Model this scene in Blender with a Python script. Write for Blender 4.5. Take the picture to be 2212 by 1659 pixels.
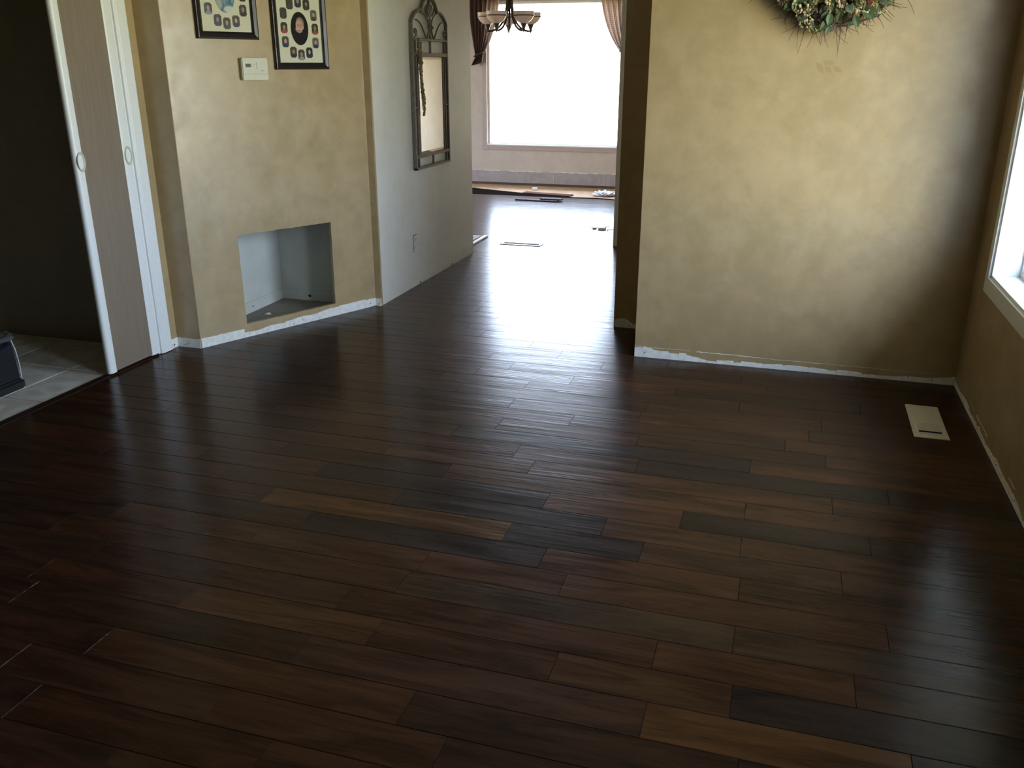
import bpy, bmesh, math, random
from mathutils import Vector, Matrix
from math import sin, cos, pi, radians as R

S = bpy.context.scene
COL = S.collection
for o in list(bpy.data.objects):
    bpy.data.objects.remove(o)

# ------------------------------------------------------------------ camera
CAMH, PITCH, YAW, FPX = 1.5, 20.0, 17.0, 1895.0
cam = bpy.data.cameras.new('camera')
cam.sensor_fit = 'HORIZONTAL'
cam.sensor_width = 36.0
cam.lens = 36.0 * FPX / 2212.0
cam.clip_start = 0.02
cam.clip_end = 200
camo = bpy.data.objects.new('camera', cam)
COL.objects.link(camo)
camo.location = (0, 0, CAMH)
camo.rotation_euler = (R(90 - PITCH), 0, R(YAW))
S.camera = camo

# ------------------------------------------------------------------ world: bright hazy sky over a sunlit lawn
SKY_LOW, SKY_HIGH, LAWN = (0.84, 0.93, 1.14), (0.64, 0.82, 1.30), (0.72, 0.655, 0.40)
SKY_STRENGTH = 20.0
LAWN_STRENGTH = 22.0
w = bpy.data.worlds.new('sky')
S.world = w
w.use_nodes = True
nt = w.node_tree
nt.nodes.clear()
out = nt.nodes.new('ShaderNodeOutputWorld')
bg = nt.nodes.new('ShaderNodeBackground')
tc = nt.nodes.new('ShaderNodeTexCoord')
sep = nt.nodes.new('ShaderNodeSeparateXYZ')
ramp = nt.nodes.new('ShaderNodeValToRGB')
mp = nt.nodes.new('ShaderNodeMapRange')
mp.inputs['From Min'].default_value = -1
mp.inputs['From Max'].default_value = 1
nt.links.new(tc.outputs['Generated'], sep.inputs[0])
nt.links.new(sep.outputs['Z'], mp.inputs['Value'])
nt.links.new(mp.outputs['Result'], ramp.inputs['Fac'])
cr = ramp.color_ramp
k = LAWN_STRENGTH / SKY_STRENGTH
cr.elements[0].position = 0.0
cr.elements[0].color = (LAWN[0]*k, LAWN[1]*k, LAWN[2]*k, 1)
cr.elements[1].position = 1.0
cr.elements[1].color = (*SKY_HIGH, 1)
e = cr.elements.new(0.485)
e.color = (LAWN[0]*k, LAWN[1]*k, LAWN[2]*k, 1)
e = cr.elements.new(0.515)
e.color = (*SKY_LOW, 1)
bg.inputs['Strength'].default_value = SKY_STRENGTH
nt.links.new(ramp.outputs['Color'], bg.inputs['Color'])
nt.links.new(bg.outputs[0], out.inputs['Surface'])


def portal(name, loc, rot, sx, sy):
    l = bpy.data.lights.new(name, 'AREA')
    l.shape = 'RECTANGLE'
    l.size, l.size_y = sx, sy
    l.cycles.is_portal = True
    o = bpy.data.objects.new(name, l)
    COL.objects.link(o)
    o.location, o.rotation_euler = loc, rot


portal('sky_portal', (1.17, 3.495, 1.415), (0, R(90), 0), 1.57, 1.39)
portal('sky_portal', (1.17, 1.825, 1.415), (0, R(90), 0), 1.57, .65)
portal('sky_portal', (-5.72, 9.3, 1.08), (0, R(-90), 0), 2.06, 1.0)
portal('sky_portal', (-2.95, 11.62, 1.3725), (R(-90), 0, 0), 1.78, 1.745)

S.view_settings.view_transform = 'Standard'
S.view_settings.look = 'None'
S.view_settings.gamma = 1.0
S.view_settings.use_curve_mapping = False
S.view_settings.exposure = 0.2


# ------------------------------------------------------------------ material helpers
def lin(c):
    return tuple((v/255/12.92 if v/255 <= .04045 else ((v/255+.055)/1.055)**2.4) for v in c)


class NT:
    """small wrapper round a material's node tree"""
    def __init__(s, name):
        s.m = bpy.data.materials.new(name)
        s.m.use_nodes = True
        s.t = s.m.node_tree
        s.bsdf = s.t.nodes['Principled BSDF']

    def n(s, typ, **kw):
        nd = s.t.nodes.new('ShaderNode' + typ)
        for a, b in kw.items():
            setattr(nd, a, b)
        return nd

    def set(s, nd, key, val):
        if hasattr(val, 'is_linked') or isinstance(val, bpy.types.NodeSocket):
            s.t.links.new(val, nd.inputs[key])
        else:
            if isinstance(val, (tuple, list)) and len(val) == 3 and nd.inputs[key].type == 'RGBA':
                val = (*val, 1)
            nd.inputs[key].default_value = val

    def coord(s, kind='Object'):
        return s.n('TexCoord').outputs[kind]

    def mapping(s, v, scale=(1, 1, 1), loc=(0, 0, 0), rot=(0, 0, 0)):
        m = s.n('Mapping')
        s.set(m, 'Vector', v)
        m.inputs['Scale'].default_value = scale
        m.inputs['Location'].default_value = loc
        m.inputs['Rotation'].default_value = rot
        return m.outputs[0]

    def noise(s, v, scale=5, detail=4, rough=.55, dist=0):
        t = s.n('TexNoise')
        s.set(t, 'Vector', v)
        t.inputs['Scale'].default_value = scale
        t.inputs['Detail'].default_value = detail
        t.inputs['Roughness'].default_value = rough
        t.inputs['Distortion'].default_value = dist
        return t.outputs['Fac']

    def rng(s, v, a, b, c=0, d=1, smooth=False):
        m = s.n('MapRange')
        if smooth:
            m.interpolation_type = 'SMOOTHSTEP'
        s.set(m, 'Value', v)
        for k_, x in zip(('From Min', 'From Max', 'To Min', 'To Max'), (a, b, c, d)):
            s.set(m, k_, x)
        return m.outputs[0]

    def math(s, op, a, b=0.0):
        m = s.n('Math', operation=op)
        s.set(m, 0, a)
        s.set(m, 1, b)
        return m.outputs[0]

    def mix(s, f, a, b, blend='MIX'):
        m = s.n('Mix', data_type='RGBA', blend_type=blend)
        s.set(m, 'Factor', f)
        for key, val in ((6, a), (7, b)):
            if isinstance(val, bpy.types.NodeSocket):
                s.t.links.new(val, m.inputs[key])
            else:
                m.inputs[key].default_value = (*val[:3], 1)
        return m.outputs[2]

    def ell(s, v, c, r, soft=.15):
        """soft mask of an ellipse lying in the local x-z plane"""
        m = s.n('VectorMath', operation='SUBTRACT')
        s.set(m, 0, v)
        m.inputs[1].default_value = (c[0], 0, c[1])
        q = s.n('VectorMath', operation='MULTIPLY')
        s.set(q, 0, m.outputs[0])
        q.inputs[1].default_value = (1/r[0], 0, 1/r[1])
        l = s.n('VectorMath', operation='LENGTH')
        s.set(l, 0, q.outputs[0])
        return s.rng(l.outputs['Value'], 1+soft, 1-soft, 0, 1, True)

    def bump(s, h, strength=.3, dist=.002, normal=None):
        b = s.n('Bump')
        s.set(b, 'Height', h)
        b.inputs['Strength'].default_value = strength
        b.inputs['Distance'].default_value = dist
        if normal is not None:
            s.set(b, 'Normal', normal)
        return b.outputs[0]

    def p(s, **kw):
        names = dict(color='Base Color', rough='Roughness', metal='Metallic', spec='Specular IOR Level', normal='Normal',
                     coat='Coat Weight', coatr='Coat Roughness', trans='Transmission Weight', sheen='Sheen Weight', alpha='Alpha')
        for a, b in kw.items():
            s.set(s.bsdf, names[a], b)
        return s.m


def plain(name, color, rough=.5, metal=0, spec=.5, var=.08, scale=30, bump=0.0, bd=.001):
    n = NT(name)
    c = n.coord()
    f = n.noise(c, scale, 3)
    col = n.mix(n.rng(f, .3, .7), tuple(v*(1-var) for v in color), tuple(min(1, v*(1+var)) for v in color))
    n.p(color=col, rough=rough, metal=metal, spec=spec)
    if bump:
        n.p(normal=n.bump(f, bump, bd))
    return n.m


def wall_paint(name, base, mott=.085, rough=.33, bump=.11, spec=.95, scale=1.0):
    """satin faux-finish glaze: cloudy mottling, fine roller texture"""
    n = NT(name)
    c = n.coord()
    big = n.noise(c, 3.2*scale, 5, .62, .5)
    mid = n.noise(c, 11*scale, 4, .6, .3)
    fine = n.noise(c, 130, 3, .6)
    f = n.math('ADD', n.math('MULTIPLY', big, .6), n.math('MULTIPLY', mid, .4))
    f = n.rng(f, .36, .64, 0, 1, True)
    a = tuple(v*(1-mott) for v in base)
    b = tuple(min(1, v*(1+mott)) for v in base)
    a = (a[0]*.98, a[1]*.97, a[2]*.92)
    col = n.mix(f, a, b)
    rr = n.rng(n.noise(c, 7, 3, .6), .35, .65, rough-.05, rough+.10)
    h = n.math('ADD', n.math('MULTIPLY', fine, 1.0), n.math('MULTIPLY', mid, 1.2))
    n.p(color=col, rough=rr, spec=spec, normal=n.bump(h, bump, .0022))
    return n.m


def floor_wood(name, island=False):
    """hand-scraped dark acacia plank; colour comes from the plank itself (object colour or mesh island)"""
    n = NT(name)
    c = n.coord()
    if island:
        g = n.n('NewGeometry')
        rnd = g.outputs['Random Per Island']
        rp = n.n('ValToRGB')
        n.set(rp, 'Fac', rnd)
        e = rp.color_ramp.elements
        e[0].color = (.029, .0145, .0085, 1)
        e[1].color = (.048, .0217, .0110, 1)
        basec = rp.outputs[0]
        off = n.math('MULTIPLY', rnd, 37.0)
    else:
        oi = n.n('ObjectInfo')
        basec = oi.outputs['Color']
        off = n.math('MULTIPLY', oi.outputs['Random'], 37.0)
    comb = n.n('CombineXYZ')
    n.set(comb, 0, off)
    n.set(comb, 1, n.math('MULTIPLY', off, 1.7))
    add = n.n('VectorMath', operation='ADD')
    n.set(add, 0, c)
    n.set(add, 1, comb.outputs[0])
    v = add.outputs[0]
    # figure: long cloudy streaks that bend
    g1 = n.noise(n.mapping(v, (1.3, 9, 1)), 1.6, 6, .62, 1.1)
    g2 = n.noise(n.mapping(v, (3.5, 70, 1)), 2.2, 5, .7, .4)
    f = n.math('ADD', n.math('MULTIPLY', g1, .7), n.math('MULTIPLY', g2, .3))
    dark = n.mix(1.0, basec, (.55, .53, .55), 'MULTIPLY')
    light = n.mix(1.0, basec, (1.38, 1.30, 1.18), 'MULTIPLY')
    col = n.mix(n.rng(f, .34, .66, 0, 1, True), dark, light)
    # scraped ripples running along the board, stronger in patches
    r1 = n.noise(n.mapping(v, (3.6, 84, 1)), 1.0, 1.5, .45, .35)
    r2 = n.noise(n.mapping(v, (1.5, 17, 1)), 1.0, 2, .5, .3)
    r3 = n.noise(n.mapping(v, (2, 9, 1)), 1.0, 1, .5)
    h = n.math('ADD', n.math('MULTIPLY', r1, n.rng(r3, .35, .62, .25, 1.1)), n.math('MULTIPLY', r2, 1.5))
    nb = n.bump(h, 1.0, RIPPLE)
    rr = n.rng(g1, .3, .7, FLOOR_ROUGH, FLOOR_ROUGH+.06)
    n.p(color=col, rough=rr, spec=FLOOR_SPEC, normal=nb)
    return n.m


RIPPLE, FLOOR_ROUGH, FLOOR_SPEC = .0006, .20, .16


def glass_pane(name):
    n = NT(name)
    n.t.nodes.remove(n.bsdf)
    o = n.t.nodes['Material Output']
    tr = n.n('BsdfTransparent')
    tr.inputs[0].default_value = (.96, .98, .97, 1)
    gl = n.n('BsdfGlossy')
    gl.inputs['Roughness'].default_value = .01
    # Schlick reflectance of one glass face, the same from either side
    g = n.n('NewGeometry')
    d = n.n('VectorMath', operation='DOT_PRODUCT')
    n.set(d, 0, g.outputs['Normal'])
    n.set(d, 1, g.outputs['Incoming'])
    cosv = n.math('ABSOLUTE', d.outputs['Value'])
    fres = n.math('ADD', n.math('MULTIPLY', n.math('POWER', n.math('SUBTRACT', 1.0, cosv), 5.0), .96), .04)
    mx = n.n('MixShader')
    n.t.links.new(fres, mx.inputs[0])
    n.t.links.new(tr.outputs[0], mx.inputs[1])
    n.t.links.new(gl.outputs[0], mx.inputs[2])
    n.t.links.new(mx.outputs[0], o.inputs['Surface'])
    return n.m


def translucent(name, color, amount, stripes=None, rough=.8, through=None):
    """cloth or alabaster that lets light through"""
    n = NT(name)
    o = n.t.nodes['Material Output']
    c = n.coord()
    col = n.mix(n.rng(n.noise(c, 25, 3), .3, .7), tuple(v*.9 for v in color), tuple(min(1, v*1.1) for v in color))
    if stripes:
        for sc, ax in stripes:
            wv = n.n('TexWave', bands_direction=ax)
            n.set(wv, 'Vector', c)
            wv.inputs['Scale'].default_value = sc
            col = n.mix(n.rng(wv.outputs['Fac'], .82, .95, 0, .45), col, tuple(v*.4 for v in color))
    n.p(color=col, rough=rough, spec=.2)
    tr = n.n('BsdfTranslucent')
    n.set(tr, 'Color', col if through is None else n.mix(1.0, col, through, 'MULTIPLY'))
    mx = n.n('MixShader')
    mx.inputs[0].default_value = amount
    n.t.links.new(n.bsdf.outputs[0], mx.inputs[1])
    n.t.links.new(tr.outputs[0], mx.inputs[2])
    n.t.links.new(mx.outputs[0], o.inputs['Surface'])
    return n.m


KHAKI = (.43, .315, .168)
M = {}
M['wall'] = wall_paint('khaki_glaze_paint', KHAKI)
M['wall_dark'] = wall_paint('dark_entry_wall', (.24, .20, .125), .08)  # one darker tone than the khaki, used on the entry walls
M['wall_plain'] = wall_paint('grey_beige_paint', (.78, .765, .71), .02, .36, .05, .9)
M['wall_dining'] = wall_paint('dining_room_paint', (.60, .52, .46), .04, .5, .08, .4)
M['wall_beige'] = wall_paint('dining_side_paint', (.80, .70, .56), .03, .5, .05, .4)
M['wall_pale'] = wall_paint('pale_primer_paint', (.66, .67, .62), .04, .5, .06, .4)
M['ceiling'] = plain('ceiling_white', (.42, .40, .36), .9, var=.03, bump=.2)
M['white'] = plain('white_trim_enamel', (.87, .88, .87), .32, var=.02)
M['cream'] = plain('cream_plastic', (.66, .64, .52), .4, var=.03)
M['bare'] = plain('bare_plaster', (.84, .83, .79), .85, var=.10, scale=40, bump=.5, bd=.002)
M['bare_grey'] = plain('bare_wall_band', (.40, .36, .35), .85, var=.1, scale=12)
M['plank'] = floor_wood('scraped_hardwood')
M['plank_rows'] = floor_wood('scraped_hardwood_rows', True)
M['ply'] = plain('plywood_subfloor', (.56, .38, .24), .9, spec=.15, var=.14, scale=6, bump=.15)
M['felt'] = plain('black_felt_paper', (.014, .010, .009), 1.0, spec=0.0)
M['base_line'] = plain('brown_base_line', (.12, .085, .065), 1.0, spec=.1)
M['grout'] = plain('grout', (.42, .40, .36), .9)
M['panel'] = None
M['iron'] = plain('pewter_iron', (.20, .175, .145), .45, .35, var=.25, scale=60, bump=.2)
M['bronze'] = plain('dark_bronze', (.07, .05, .04), .38, .6)
M['silver'] = plain('mirror_silver', (.92, .91, .88), .015, 1.0, var=.0)
M['black_wood'] = plain('espresso_frame', (.012, .008, .007), .34, spec=.45)
M['mat'] = plain('cream_mat_board', (.66, .64, .50), .8, var=.03)
M['alabaster'] = translucent('alabaster_glass', (.88, .78, .72), .5, rough=.25)
M['curtain'] = translucent('brown_plaid_curtain', (.065, .043, .036), .46, stripes=((22, 'X'), (14, 'Z')), through=(12.0, 14.8, 16.0))
M['glass'] = glass_pane('window_glass')
M['navy'] = plain('navy_nylon', (.0040, .0050, .0090), .85, var=.3, scale=80, bump=.3)
M['blue'] = plain('blue_nylon', (.012, .012, .042), .8, var=.2, scale=80, bump=.3)
M['grey_web'] = plain('grey_webbing', (.07, .07, .075), .8, var=.2, scale=150, bump=.4)
M['white_pipe'] = plain('white_piping', (.55, .57, .60), .6)
M['black'] = plain('black_rubber', (.005, .005, .006), .7)
M['steel'] = plain('brushed_grille', (.30, .29, .28), .35, .8)
M['dark'] = plain('duct_dark', (.02, .02, .02), .8)
M['lcd'] = plain('lcd_screen', (.09, .11, .085), .3)
M['print_grey'] = plain('grey_print', (.30, .29, .25), .6)
M['stencil'] = wall_paint('stencil_glaze', (.375, .265, .120))
M['plastic_film'] = plain('crumpled_plastic', (.80, .80, .78), .15, var=.05, bump=.3)
M['twig'] = plain('dry_twig', (.085, .055, .035), .85, var=.3)
M['beads'] = plain('old_gold_beads', (.34, .27, .17), .25, .5, var=.35, scale=90)
M['blank'] = plain('empty_photo_slot', (.035, .038, .025), .6)
M['void'] = plain('dark_hole', (.03, .025, .02), .95)


def veneer():
    n = NT('taupe_veneer')
    c = n.coord()
    g = n.noise(n.mapping(c, (40, 40, 1.2)), 3, 6, .7, .3)
    col = n.mix(n.rng(g, .3, .7), (.215, .165, .120), (.285, .225, .170))
    return n.p(color=col, rough=.42, normal=n.bump(g, .1, .001))


def tile_mat():
    n = NT('porcelain_tile')
    c = n.coord()
    oi = n.n('ObjectInfo')
    sc = n.n('VectorMath', operation='ADD')
    n.set(sc, 0, c)
    n.set(sc, 1, n.math('MULTIPLY', oi.outputs['Random'], 20))
    f = n.noise(sc.outputs[0], 4.5, 6, .6, 1.5)
    col = n.mix(n.rng(f, .35, .68, 0, 1, True), (.60, .56, .50), (.82, .79, .74))
    return n.p(color=col, rough=.4, normal=n.bump(f, .1, .002))


def leafmat(name, a, b):
    n = NT(name)
    c = n.coord()
    f = n.noise(c, 35, 3)
    g = n.n('NewGeometry')
    f = n.math('ADD', n.math('MULTIPLY', f, .4), n.math('MULTIPLY', g.outputs['Random Per Island'], .6))
    return n.p(color=n.mix(n.rng(f, .2, .8), a, b), rough=.6)


M['veneer'] = veneer()
M['tile'] = tile_mat()
M['leaf'] = leafmat('silk_leaf', (.032, .058, .018), (.075, .115, .040))
M['leaf_blue'] = leafmat('silk_leaf_blue', (.042, .068, .038), (.095, .125, .075))
M['fl_green'] = leafmat('hydrangea_green', (.10, .105, .035), (.27, .25, .115))
M['fl_mauve'] = leafmat('hydrangea_mauve', (.060, .038, .028), (.17, .115, .070))
M['fl_cream'] = leafmat('hydrangea_cream', (.30, .25, .12), (.55, .47, .27))
M['fl_red'] = leafmat('rose_red', (.11, .018, .022), (.27, .055, .05))
M['fl_gold'] = leafmat('hydrangea_gold', (.22, .14, .04), (.40, .28, .10))


# ------------------------------------------------------------------ mesh helpers
class MB:
    def __init__(s):
        s.v, s.f = [], []

    def add(s, vs, fs):
        b = len(s.v)
        s.v += [tuple(p) for p in vs]
        s.f += [tuple(b+i for i in f) for f in fs]
        return s

    def box(s, x0, x1, y0, y1, z0, z1):
        return s.add([(x0, y0, z0), (x1, y0, z0), (x1, y1, z0), (x0, y1, z0), (x0, y0, z1), (x1, y0, z1), (x1, y1, z1), (x0, y1, z1)],
                     [(0, 3, 2, 1), (4, 5, 6, 7), (0, 1, 5, 4), (1, 2, 6, 5), (2, 3, 7, 6), (3, 0, 4, 7)])

    def prism(s, poly, fn, a, b):
        """polygon (u, v) extruded from a to b; fn(u, v, w) -> xyz"""
        n = len(poly)
        s.add([fn(u, v, a) for u, v in poly] + [fn(u, v, b) for u, v in poly],
              [tuple(range(n))[::-1], tuple(range(n, 2*n))] + [(i, (i+1) % n, n+(i+1) % n, n+i) for i in range(n)])
        return s

    def tube(s, path, r, seg=8, closed=False, flat=None):
        path = [Vector(p) for p in path]
        n = len(path)
        rs = r if isinstance(r, (list, tuple)) else [r]*n
        vs = []
        up = Vector((0, 0, 1))
        prev = None
        for i, p in enumerate(path):
            if closed:
                t = path[(i+1) % n]-path[i-1]
            else:
                t = path[min(i+1, n-1)]-path[max(i-1, 0)]
            t.normalize()
            if prev is None:
                q = up if abs(t.dot(up)) < .95 else Vector((1, 0, 0))
                a = t.cross(q).normalized()
            else:
                a = (prev-t*prev.dot(t)).normalized()
            prev = a
            b = t.cross(a)
            for k_ in range(seg):
                an = 2*pi*k_/seg
                vs.append(p+(a*cos(an)+b*sin(an)*(flat or 1))*rs[i])
        fs = []
        m = n if closed else n-1
        for i in range(m):
            for k_ in range(seg):
                i2 = (i+1) % n
                fs.append((i*seg+k_, i*seg+(k_+1) % seg, i2*seg+(k_+1) % seg, i2*seg+k_))
        if not closed:
            fs.append(tuple(range(seg))[::-1])
            fs.append(tuple((n-1)*seg+k_ for k_ in range(seg)))
        return s.add(vs, fs)

    def lathe(s, prof, c=(0, 0, 0), seg=24, capb=True, capt=True):
        vs = []
        for r, z in prof:
            for k_ in range(seg):
                an = 2*pi*k_/seg
                vs.append((c[0]+r*cos(an), c[1]+r*sin(an), c[2]+z))
        fs = []
        n = len(prof)
        for i in range(n-1):
            for k_ in range(seg):
                fs.append((i*seg+k_, i*seg+(k_+1) % seg, (i+1)*seg+(k_+1) % seg, (i+1)*seg+k_))
        if capb:
            fs.append(tuple(range(seg))[::-1])
        if capt:
            fs.append(tuple((n-1)*seg+k_ for k_ in range(seg)))
        return s.add(vs, fs)

    def ball(s, c, r, seg=8, rings=5, sc=(1, 1, 1)):
        vs = [(c[0], c[1], c[2]-r*sc[2])]
        for i in range(1, rings):
            a = -pi/2+pi*i/rings
            for k_ in range(seg):
                b = 2*pi*k_/seg
                vs.append((c[0]+r*cos(a)*cos(b)*sc[0], c[1]+r*cos(a)*sin(b)*sc[1], c[2]+r*sin(a)*sc[2]))
        vs.append((c[0], c[1], c[2]+r*sc[2]))
        fs = []
        for k_ in range(seg):
            fs.append((0, 1+(k_+1) % seg, 1+k_))
            for i in range(rings-2):
                a0 = 1+i*seg
                fs.append((a0+k_, a0+(k_+1) % seg, a0+seg+(k_+1) % seg, a0+seg+k_))
            fs.append((len(vs)-1, 1+(rings-2)*seg+k_, 1+(rings-2)*seg+(k_+1) % seg))
        return s.add(vs, fs)

    def mesh(s, name, mat, smooth=False, bevel=0, fix=True):
        me = bpy.data.meshes.new(name)
        me.from_pydata(s.v, [], s.f)
        if bevel or fix:
            bm = bmesh.new()
            bm.from_mesh(me)
            if bevel:
                bmesh.ops.bevel(bm, geom=list(bm.edges), offset=bevel, segments=1, affect='EDGES', clamp_overlap=True)
            bmesh.ops.recalc_face_normals(bm, faces=bm.faces)
            bm.to_mesh(me)
            bm.free()
        if mat:
            me.materials.append(mat)
        if smooth:
            for p in me.polygons:
                p.use_smooth = True
            try:
                me.set_sharp_from_angle(angle=R(40))
            except Exception:
                pass
        return me

    def build(s, name, mat, parent=None, loc=None, rot=None, **kw):
        o = bpy.data.objects.new(name, s.mesh(name, mat, **kw))
        COL.objects.link(o)
        if parent:
            o.parent = parent
        if loc is not None:
            o.location = loc
        if rot is not None:
            o.rotation_euler = rot
        return o


def tag(o, label, cat, group=None, kind=None):
    o['label'] = label
    o['category'] = cat
    if group:
        o['group'] = group
    if kind:
        o['kind'] = kind
    return o


def empty(name, loc=(0, 0, 0), rz=0.0, rot=None):
    o = bpy.data.objects.new(name, None)
    o.empty_display_size = .05
    COL.objects.link(o)
    o.location = loc
    o.rotation_euler = rot if rot else (0, 0, rz)
    return o


def struct(o, label, cat='wall'):
    return tag(o, label, cat, kind='structure')


# ------------------------------------------------------------------ the room shell
XR, XC, XM = 0.907, -3.20, -2.475       # right wall, closet wall, hall wall with the mirror
YB, YN, YD = 4.565, 5.12, 11.45         # back wall, niche back / hall opening, far dining wall
ZC = 2.6
ZB = -.13                               # walls start below the finished floor
YF = -4.0                               # wall behind the camera

struct(MB().box(-5.7, 1.157, YF-.1, YD+.15, ZC, ZC+.1).build('ceiling', M['ceiling']), 'flat off-white ceiling over all the rooms', 'ceiling')
struct(MB().box(-9, 4, -5, 15, -.6, ZB).build('ground', plain('packed_earth', (.16, .13, .09), .95)), 'earth under the house', 'ground')
struct(MB().box(-.695, 1.157, YB, YN+.1, ZB, ZC).build('wall_back', M['wall']), 'khaki glazed back wall that carries the wreath')
struct(MB().box(-.912, -.695, YN-.02, YN+.1, ZB, ZC).build('wall_hall_stub', M['wall']), 'narrow dark khaki wall set back beside the hall opening')
struct(MB().box(-.60, -.45, YN+.1, YD, ZB, ZC).build('wall_dining_right', M['wall_beige']), 'plain wall on the right of the dining room')
struct(MB().box(-1.395, -.60, 7.6, 7.72, ZB, ZC).build('wall_dining_front', M['wall_plain']), 'slim grey edge of the wall at the right of the dining opening')
m = MB()
m.box(1.157, 2.05, YF-.8, YD+.9, 2.36, 2.46).box(-6.4, 1.157, YD+.15, YD+.9, 2.50, 2.60)
struct(m.build('added_overhang', M['ceiling']), 'added unseen overhang that cuts high sky light at the windows', 'added_overhang')  # unseen overhang added to keep high sky light out of the windows
# right wall with its window hole
WY0, WY1, WZ0, WZ1 = 2.80, 4.19, .63, 2.2
m = MB()
VY0, VY1 = 1.5, 2.15
m.box(XR, XR+.25, YF, VY0, ZB, ZC).box(XR, XR+.25, VY1, WY0, ZB, ZC).box(XR, XR+.25, VY0, VY1, ZB, WZ0).box(XR, XR+.25, VY0, VY1, WZ1, ZC)
m.box(XR, XR+.25, WY0, WY0+.0005, ZB, ZC).box(XR, XR+.25, WY1, YB, ZB, ZC).box(XR, XR+.25, WY0, WY1, ZB, WZ0).box(XR, XR+.25, WY0, WY1, WZ1, ZC)
struct(m.build('wall_right', M['wall']), 'khaki glazed right wall under and beside the white window')
struct(MB().box(-5.7, XR+.25, YF-.1, YF, ZB, ZC).build('wall_front', M['wall']), 'khaki wall behind the viewer')
# left (closet) wall with the opening to the tiled entry
OY0, OY1, OZ = 1.7, 3.837, 2.12
m = MB()
m.box(XC-.1, XC, YF, OY0, ZB, ZC).box(XC-.1, XC, OY0, OY1, OZ, ZC).box(XC-.1, XC, OY1, 4.10, ZB, ZC)
struct(m.build('wall_left', M['wall']), 'khaki left wall pierced by the sliding door opening')
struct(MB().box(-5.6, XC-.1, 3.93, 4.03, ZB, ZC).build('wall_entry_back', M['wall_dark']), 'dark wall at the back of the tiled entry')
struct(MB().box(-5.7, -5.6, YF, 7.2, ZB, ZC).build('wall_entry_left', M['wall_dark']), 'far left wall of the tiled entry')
# corner: return, diagonal wall with the square hole, niche behind, return, hall wall
struct(MB().box(XC, -3.046, 3.99, 4.04, ZB, ZC).build('wall_return_left', M['wall']), 'narrow brown return between the door casing and the diagonal wall')
struct(MB().box(XC-.1, XC, 4.10, YN+.1, ZB, ZC).build('wall_niche_left', M['wall_pale']), 'pale inner left side of the square wall niche')
struct(MB().box(XC, XM-.12, YN, YN+.1, ZB, ZC).build('wall_niche_back', M['wall_pale']), 'pale inner back of the square wall niche')
PA, PB = Vector((-3.046, 3.996, 0)), Vector((-2.512, 5.132, 0))
DA = math.atan2(PB.y-PA.y, PB.x-PA.x)
DL = (PB-PA).length
H0, H1, HZ0, HZ1 = .296, .932, .077, .595
rng = random.Random(4)


def ragged(a, b, n, amp, seed):
    q = random.Random(seed)
    return [(a[0]+(b[0]-a[0])*i/n + (q.uniform(-amp, amp) if 0 < i < n else 0), a[1]+(b[1]-a[1])*i/n + (q.uniform(-amp, amp) if 0 < i < n else 0)) for i in range(n+1)]


hole = ragged((H0, HZ0), (H1, HZ0), 14, .0012, 1)[:-1] + ragged((H1, HZ0), (H1+.006, HZ1-.004), 12, .0012, 2)[:-1] + \
    ragged((H1+.006, HZ1-.004), (H0-.002, HZ1), 30, .0016, 3)[:-1] + ragged((H0-.002, HZ1), (H0, HZ0), 12, .0014, 5)[:-1]
diag = empty('wall_diagonal', PA, DA)
struct(diag, 'mottled khaki diagonal wall with the square hole cut near the floor')


def sheet_with_hole(outer, hole_, y0, y1):
    """flat sheet in local x-z with one hole, real thickness y0..y1"""
    bm = bmesh.new()
    lo = [bm.verts.new((x, y0, z)) for x, z in outer]
    lh = [bm.verts.new((x, y0, z)) for x, z in hole_]
    eds = [bm.edges.new((lo[i], lo[(i+1) % len(lo)])) for i in range(len(lo))] + [bm.edges.new((lh[i], lh[(i+1) % len(lh)])) for i in range(len(lh))]
    bmesh.ops.triangle_fill(bm, use_beauty=True, use_dissolve=False, edges=eds)
    g = bmesh.ops.extrude_face_region(bm, geom=list(bm.faces))
    bmesh.ops.translate(bm, vec=(0, y1-y0, 0), verts=[v for v in g['geom'] if isinstance(v, bmesh.types.BMVert)])
    bmesh.ops.recalc_face_normals(bm, faces=bm.faces)
    me = bpy.data.meshes.new('sheet')
    bm.to_mesh(me)
    bm.free()
    return me


me = sheet_with_hole([(0, ZB), (DL, ZB), (DL, ZC), (0, ZC)], hole, 0, .022)
me.materials.append(M['wall'])
o = bpy.data.objects.new('plasterboard', me)
COL.objects.link(o)
o.parent = diag
struct(MB().box(PB.x, XM+.006, PB.y, PB.y+.02, ZB, ZC).build('wall_return_right', M['wall']), 'thin brown return between the diagonal wall and the hall wall')
struct(MB().box(XM-.12, XM, PB.y+.02, 6.97, ZB, ZC).build('wall_hall_left', M['wall_plain']), 'grey-green hall wall that carries the iron mirror')
struct(MB().box(-5.6, XM-.12, 6.97-.12, 6.97, ZB, ZC).build('wall_dining_near', M['wall_dining']), 'dining room wall running left behind the hall wall')
m = MB()
m.box(-5.7, -5.6, 7.2, 8.8, ZB, ZC).box(-5.7, -5.6, 9.8, YD, ZB, ZC).box(-5.7, -5.6, 8.8, 9.8, 2.11, ZC).box(-5.7, -5.6, 8.8, 9.8, ZB, .05)
struct(m.build('wall_dining_left', M['wall_dining']), 'far left wall of the dining room')
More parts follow.
